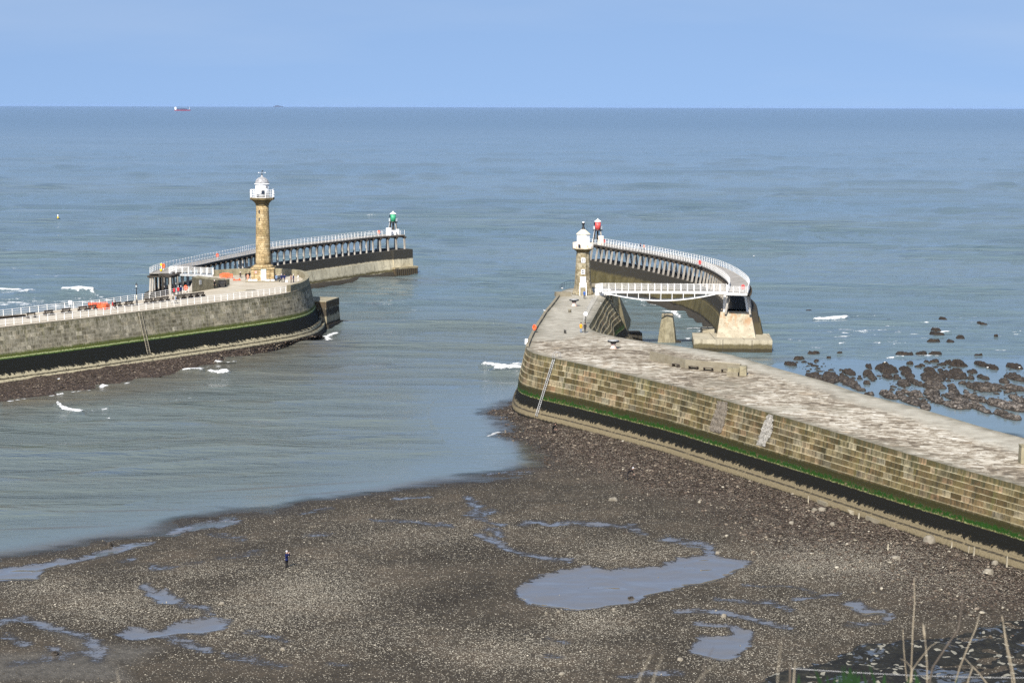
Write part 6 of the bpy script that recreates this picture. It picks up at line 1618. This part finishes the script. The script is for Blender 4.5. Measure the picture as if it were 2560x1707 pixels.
for k in range(1700):
    px = (rng.uniform(1960, 2620), rng.uniform(895, 1060)); q = P(*px, 0)
    if poly_sd(np.array([px[0]]), np.array([px[1] * 2.0]), [(x, y * 2) for x, y in [(1960, 900), (2560, 895), (2700, 1080), (2400, 1040), (2130, 970), (1960, 915)]])[0] < 2: continue
    if mnoise.fractal(Vector((q.x * .09, q.y * .05, 3)), .9, 2, 3) < .15: continue
    s = .14 + .65 * rng.random() ** 3; pts.append((q.x, q.y, 0, s))
stones('reef_stones', pts, M['reef'], 'small dark stones scattered through the reef pool')
pts = []
for k in range(2600):
    a = at(ri, rng.random()); b = at(ro, min(1, max(0, rng.random()))); f = rng.random()
    i = rng.integers(0, N); k2 = rng.integers(0, K - 2); s = .06 + .17 * rng.random() ** 3
    pts.append((GX[i, k2] + rng.uniform(-.5, .5), GY[i, k2] + rng.uniform(-.5, .5), GZ[i, k2] + s * .1, s))
stones('shore_rubble', pts, M['bank'], 'brown stones lying on the shore under the far pier')
# boulders one can point at
z3 = lambda p: Z(1960, 1040, .2551, [p])[0]
zm = lambda p: Z(1180, 1280, .3401, [p])[0]
BO = [(z3((1425, 1235)), 1.15, .9, 'largest pale round boulder against the foot of the near pier', 1), (z3((2068, 1450)), .62, .45, 'pale boulder nearest the pier wall at the right edge', 1), (z3((2003, 1540)), .85, .5, 'pale flat topped boulder at the right edge of the beach', 1),
      (z3((1095, 1393)), .85, .3, 'flat pale stone on the dark shingle left of the largest boulder', 1), (z3((475, 1066)), .55, .35, 'pale angular stone midway down the rubble bank', 1), (z3((75, 1052)), .5, .3, 'pale stone on the rubble bank left of the angular one', 1), (z3((300, 925)), .55, .35, 'pale stone touching the upper edge of the rubble bank', 1), (z3((375, 922)), .8, .4, 'broad pale stone beside the wall foot of the near pier', 1),
      (zm((1850, 770)), .42, .34, 'pale pointed boulder in the narrow channel right of the big pool', 1), (zm((1530, 1086)), .42, .22, 'pale stone at the bottom edge below the small pool', 1), (zm((1805, 306)), .4, .3, 'pale boulder at the top right inlet of the big pool', 1), (zm((545, 747)), .3, .2, 'white stone at the lower left rim of the big pool', 1), (zm((635, 736)), .3, .2, 'white stone at the lower rim of the big pool', 1), (zm((1042, 718)), .3, .2, 'white stone at the lower right rim of the big pool', 1),
      (zm((660, 1192)), .45, .2, 'long pale stone below the bright pebble patch', 1), (zm((1168, 634)), .5, .22, 'brown stone standing in the big pool near its lower rim', 0), (zm((1130, 155)), .42, .3, 'dark stone in the channel above the big pool', 0), (Z(1200, 1000, .2381, [(1395, 1052)])[0], .95, .35, 'pale flat stone alone on the sand below the bending person', 1),
      (Z(0, 1240, .3656, [(753, 340)])[0], .5, .5, 'dark round stone standing in the long pool at the left', 0), (Z(0, 1240, .3656, [(1520, 738)])[0], .45, .25, 'pale stone right of the two pools below the photographer', 1), (Z(0, 1240, .3656, [(376, 1084)])[0], .5, .35, 'dark stone in the muddy hollow at the lower left', 0), (Z(0, 1240, .3656, [(1935, 1052)])[0], .42, .25, 'white stone alone below the bright pebble bank', 1)]
M['boulder'] = concrete('pale boulder', ((.33, .29, .22), (.55, .5, .41)), (), 1.5, panel=1000, crack=.2)
for i, (px, w, h, lb, pale) in enumerate(BO):
    q = on_beach(*px); me = rock_mesh(w * 1.25, w, h, 100 + i, 3); me.materials.append(M['boulder'] if pale else M['reef'])
    for pl in me.polygons: pl.use_smooth = True
    o = bpy.data.objects.new('boulder', me); C.objects.link(o); o.location = (q.x, q.y, q.z + .04); tag(o, lb, 'boulder', 'boulders on the beach')
for i, (px, h, lb) in enumerate([((235, 845), .85, 'bleached stake nearest the nose along the foot of the near pier'), ((730, 1005), .7, 'bleached stake standing left of the broken toe blocks'), ((1015, 1310), .7, 'thin bleached stake alone out on the shingle'), ((1808, 1340), .8, 'thin stake, left of the pair by the wall toe'), ((1858, 1368), 1.0, 'thick stake, right of the pair by the wall toe'), ((2180, 1478), 1.2, 'bleached stake nearest the right edge by the wall toe'), ((1640, 1285), .6, 'short stake right of the largest boulder')]):
    q = on_beach(*z3(px)); t = thing('wooden_stake', lb, 'stake', q); mb = MB(); mb.beam((0, 0, -.2), (.05, 0, h), .2, .16, k=.75); mb.build('post', M['stake'], t, False)
for i, (x0, x1, y0, y1, lb) in enumerate([(350, 430, 850, 885, 'pale toe slab beside the first stake'), (610, 705, 930, 968, 'pale toe slab between the first two stakes'), (820, 968, 1010, 1060, 'longest pale toe slab at the wall foot'), (1030, 1092, 1065, 1090, 'short pale toe slab right of the longest one')]):
    a, b = on_beach(*z3((x0, y0))), on_beach(*z3((x1, y1))); t = thing('stone_slab', lb, 'slab', a); mb = MB(); mb.beam(a + Vector((0, 0, .2)), b + Vector((0, 0, .2)), .7, .55); mb.build('slab', M['pale_stone'], t)

# ================================================================== ships and buoy
d1 = P(456, 277.5, 0); L = 39.5 * d1.y / F
t = thing('cargo_ship', 'red hulled cargo ship with white bridge at its stern near the horizon', 'ship', d1)
k = L / 116
def hull(mb, L, B, H, z0):
    st = [(-L / 2, .7), (-L / 2 + 4, 1), (L * .3, 1), (L * .42, .6), (L / 2, .05)]
    for (xa, fa), (xb, fb) in zip(st[:-1], st[1:]):
        mb.hexa([(xa, -B / 2 * fa, z0), (xb, -B / 2 * fb, z0), (xb, B / 2 * fb, z0), (xa, B / 2 * fa, z0), (xa, -B / 2 * fa, z0 + H), (xb + (2 if fb < .3 else 0), -B / 2 * fb, z0 + H + (3 if fb < .3 else 0)), (xb + (2 if fb < .3 else 0), B / 2 * fb, z0 + H + (3 if fb < .3 else 0)), (xa, B / 2 * fa, z0 + H)])
M['hull_red'] = paint('red hull paint', (.20, .022, .045), .5, .3); M['hull_dark'] = paint('dark cargo', (.05, .06, .10), .6, .3)
mb = MB(); hull(mb, L, 18, 9, 0); mb.build('hull', M['hull_red'], t, False)
mb = MB(); mb.box((-L * .42, 0, 17), (14, 16, 17)); mb.box((-L * .42, 0, 27), (18, 18, 4)); mb.beam((-L * .45, 0, 29), (-L * .45, 0, 38), 1.5); mb.beam((-L * .38, 0, 29), (-L * .38, 0, 36), 1.2); mb.build('bridge', M['white_clean'], t, False)
mb = MB(); mb.box((-L * .30, 0, 13), (18, 15, 12)); mb.build('deck_house', M['hull_dark'], t, False)
for a, b, h in ((-.18, .0, 11), (-.02, .14, 12), (.12, .30, 10)):
    mb = MB(); mb.box(((a + b) / 2 * L, 0, 8.5 + h / 2), ((b - a) * L * .9, 15, h)); mb.build('cargo', M['hull_dark'], t, False)
mb = MB(); mb.beam((L * .44, 0, 10), (L * .45, 0, 36), 1.6, k=.4); mb.build('foremast', M['white_clean'], t, False)
d2 = P(695.5, 268.0, 0); L2 = 25 * d2.y / F
t = thing('cargo_ship', 'hazy grey cargo ship right on the horizon', 'ship', d2); M['hull_grey'] = paint('grey hull', (.05, .06, .08), .6, .3)
mb = MB(); hull(mb, L2, 35, 22, 0); mb.build('hull', M['hull_grey'], t, False)
mb = MB(); mb.box((-L2 * .12, 0, 34), (L2 * .34, 28, 26)); mb.box((L2 * .18, 0, 28), (L2 * .2, 28, 14)); mb.build('superstructure', M['hull_grey'], t, False)
q = P(145, 549, 0); t = thing('buoy', 'small yellow and white buoy alone on the sea left of the tall lighthouse', 'buoy', (q.x, q.y, -.1))
mb = MB(); mb.lathe([(.9, 0), (.95, .45), (.8, .6)], 16); mb.build('float', M['black'], t, False)
mb = MB(); mb.lathe([(.42, .6), (.34, 1.3)], 12); mb.build('tower', M['yellow'], t, False); mb = MB(); mb.lathe([(.3, 1.3), (.26, 2.1), (0, 2.3)], 12); mb.build('topmark', M['white'], t, False)

# ================================================================== clifftop under the camera, dry stems, grass, wire
cgx = np.linspace(-40, 60, 120); cgy = np.concatenate([np.linspace(-30, 10, 60), np.linspace(10.5, 95, 60)])
X_, Y_ = np.meshgrid(cgx, cgy)
Zc = np.where(Y_ < 2.2, 48.25, np.where(Y_ < 9, 48.25 - .42 * (Y_ - 2.2) - .02 * (Y_ - 2.2) ** 2, 44.47 - .62 * (Y_ - 9)))
Zc = np.maximum(Zc, -2) + (fbm(X_ * .3, Y_ * .3, 4) - .5) * np.where(Y_ < 9, .3, 1.4)
m = NT('rough grassy cliff', .95, .1); p = m.geo(); n = m.noise(p, .8, 6, .65)
m.bs('Base Color', m.ramp(n, [(.3, (.05, .042, .02)), (.5, (.06, .075, .02)), (.7, (.13, .11, .055))])); m.bs('Normal', m.bump(n, 1, .3))
tag(grid_object('cliff', X_, Y_, Zc, m.m, kind='structure'), 'grassy cliff slope below the viewpoint', 'cliff')
M['dry'] = timber('dry straw stalk', (.40, .345, .25), (.2, .165, .115), 6)
M['dry_dark'] = timber('dark dry stalk', (.15, .125, .10), (.08, .065, .05), 6)
m = NT('green grass blades', .6, .3); p = m.geo(); m.bs('Base Color', m.ramp(m.noise(p, 9, 3), [(.3, (.006, .022, .005)), (.7, (.015, .048, .011))])); M['blade'] = m.m
def ground_z(x, y):
    return 48.25 - (.42 * (y - 2.2) + .02 * (y - 2.2) ** 2 if y > 2.2 else 0)
def stem(label, px, dist, r, mat='dry', head=0.0, grp='dry stalks at the bottom edge'):
    pts = [PD(x, y, dist + .04 * i) for i, (x, y) in enumerate(px)]
    b = pts[0]; root = Vector((b.x + (b.x - pts[1].x) * .4, b.y, ground_z(b.x, b.y) - .05)); pts = [root] + pts
    fine = [a_.lerp(b_2, k_ / 5) for a_, b_2 in zip(pts[:-1], pts[1:]) for k_ in range(5)] + [pts[-1]]; n_ = len(fine)
    t = thing('dry_stalk', label, 'dry stalk', root, 0, grp); mb = MB(); mb.tube(fine, [r * .6 * (1 - .55 * i / n_) for i in range(n_)], 6); mb.build('stem', M[mat], t)
    if head:
        e = fine[-1]; d = (fine[-1] - fine[-3]).normalized(); mb = MB()
        mb.tube([e - d * head * .3, e + d * head * .1, e + d * head * .5, e + d * head], [head * .03, head * .08, head * .07, head * .02], 7); mb.build('seed_head', M[mat], t)
zr = lambda pts: Z(1760, 1300, .3401, pts)
zmm = lambda pts: Z(1180, 1280, .3401, pts)
STEMS = [('tall pale stalk with no head, tallest in the right corner', zr([(1512, 1230), (1525, 1050), (1535, 800), (1548, 600), (1545, 420)]), 4.6, .0036, 'dry', .0),
 ('bent dark stalk curving right from the same root as the tallest', zr([(1650, 1230), (1680, 1080), (1780, 930), (1870, 800), (1895, 640), (1900, 520)]), 4.2, .0045, 'dry_dark', .0),
 ('slender stalk leaning right between the two bent ones', zr([(1835, 1230), (1880, 1080), (1940, 930), (2000, 790), (2025, 690)]), 4.4, .0038, 'dry', .0),
 ('straight pale stalk left of the bent dark one', zr([(1640, 1230), (1640, 1080), (1632, 940), (1620, 840)]), 4.0, .0032, 'dry', .04),
 ('pale stalk leaning left near the right edge', zr([(2290, 1230), (2265, 1080), (2225, 900), (2190, 700)]), 4.1, .004, 'dry', .0),
 ('thinner pale stalk close behind the one near the right edge', zr([(2270, 1230), (2255, 1100), (2215, 900), (2200, 770)]), 4.5, .003, 'dry', .0),
 ('short side shoot crossing right of the tallest stalk', zr([(1530, 1100), (1580, 1030), (1660, 930), (1720, 890)]), 4.6, .003, 'dry', .0),
 ('broken side shoot with drooping end right of the bent stalks', zr([(2080, 1200), (2020, 1120), (1960, 1060), (1915, 1010)]), 4.3, .0036, 'dry', .0),
 ('thick stalk bowed over below the broken shoot', zr([(1930, 1230), (1950, 1150), (1975, 1080), (1960, 1060)]), 4.2, .0045, 'dry', .0),
 ('blurred pale stalk at the left of the grass clump', zr([(538, 1230), (545, 1100), (560, 960), (566, 880)]), 2.6, .0014, 'dry', .0),
 ('stubby pale stalk beside the grass clump', zr([(655, 1230), (665, 1100), (675, 1020)]), 3.2, .0032, 'dry', .0),
 ('very faint stalk left of the tallest, leaning left', zr([(1500, 1230), (1480, 1080), (1468, 940), (1462, 800)]), 4.6, .003, 'dry', .0),
 ('short broken stalk joining the tallest from the left', zr([(1525, 1085), (1490, 1040), (1440, 1015)]), 4.6, .003, 'dry', .0),
 ('fat pale stalk leaning right, left of two in the bottom middle', zmm([(1210, 1290), (1240, 1200), (1285, 1110), (1325, 1035)]), 2.5, .0020, 'dry', .0),
 ('fat pale stalk leaning right, right of two in the bottom middle', zmm([(1320, 1290), (1345, 1190), (1380, 1110), (1402, 1045)]), 2.5, .0018, 'dry', .0),
 ('low pale stalk leaning far right below the small pool', zmm([(1630, 1290), (1680, 1210), (1750, 1150), (1830, 1100)]), 2.7, .0018, 'dry', .0),
 ('dark blurred stalk across the small pool', zmm([(1690, 1290), (1710, 1120), (1745, 1050), (1778, 990)]), 2.4, .0016, 'dry_dark', .0),
 ('tiny stalk tip at the bottom edge, left of centre', zmm([(512, 1290), (516, 1240), (520, 1190)]), 2.6, .0013, 'dry', .0),
 ('tiny stalk tip at the bottom edge, right of centre', zmm([(942, 1290), (946, 1230), (952, 1180)]), 2.6, .0013, 'dry', .0),
 ('faint stalk tip at the lower left of the picture', [(300, 1720), (296, 1695), (291, 1672)], 2.6, .0014, 'dry', .0)]
for lb, px, dist, r, mt, hd_ in STEMS: stem(lb, px, dist, r, mt, hd_)
mb = MB()
for k in range(40):
    cx_ = rng.choice([2080, 2110, 2150, 2165, 2230, 2000, 2290, 2400]) + rng.normal(0, 16); dist = rng.uniform(3.0, 3.9); tip = 1664 + rng.uniform(-8, 50) - (22 if rng.random() < .12 else 0) + abs(cx_ - 2150) * .12
    a = PD(cx_ + rng.normal(0, 14), 1760, dist); b = PD(cx_, tip, dist); w = rng.uniform(.004, .008)
    mdp = (a + b) / 2 + Vector((rng.normal(0, .006), 0, 0)); s = Vector((w, 0, 0)); a = Vector((a.x, a.y, ground_z(a.x, a.y) - .05))
    mb.face([a - s, a + s, mdp + s * .8, mdp - s * .8]); mb.face([mdp - s * .8, mdp + s * .8, b + s * .1, b - s * .1])
tag(mb.build('grass', M['blade'], None, merge=False), 'green grass blades at the bottom right edge', 'grass', None, 'stuff')
t = thing('wire_fence', 'thin grey fence wire stretched low across the right corner', 'fence', PD(1990, 1760, 5.2))
M['wire'] = paint('fence wire', (.5, .5, .5), .4, .5)
a, b_ = PD(1975, 1670, 5.2), PD(2800, 1692, 5.2)
mb = MB(); mb.tube([a.lerp(b_, k / 12) + Vector((0, 0, -.012 * math.sin(math.pi * k / 12))) for k in range(13)], .0008, 5); mb.build('wire', M['wire'], t)
for v in (a, b_): mb = MB(); mb.beam((v.x, v.y, ground_z(v.x, v.y) - .3), (v.x, v.y, v.z + .004), .006); mb.build('stake', M['dry_dark'], t)
# ================================================================== sea air
mb = MB(); mb.box((0, 29000, 27.0), (160000, 66000, 58.4))
m = bpy.data.materials.new('sea haze'); m.use_nodes = True; m.node_tree.nodes.clear()
_o = m.node_tree.nodes.new('ShaderNodeOutputMaterial'); _v = m.node_tree.nodes.new('ShaderNodeVolumePrincipled')
_v.inputs['Color'].default_value = (.42, .62, 1.0, 1); _v.inputs['Density'].default_value = 9e-6; _v.inputs['Anisotropy'].default_value = 0.0
m.node_tree.links.new(_v.outputs[0], _o.inputs['Volume'])
tag(mb.build('haze', m, None), 'thin blue sea haze towards the horizon', 'haze', None, 'stuff')
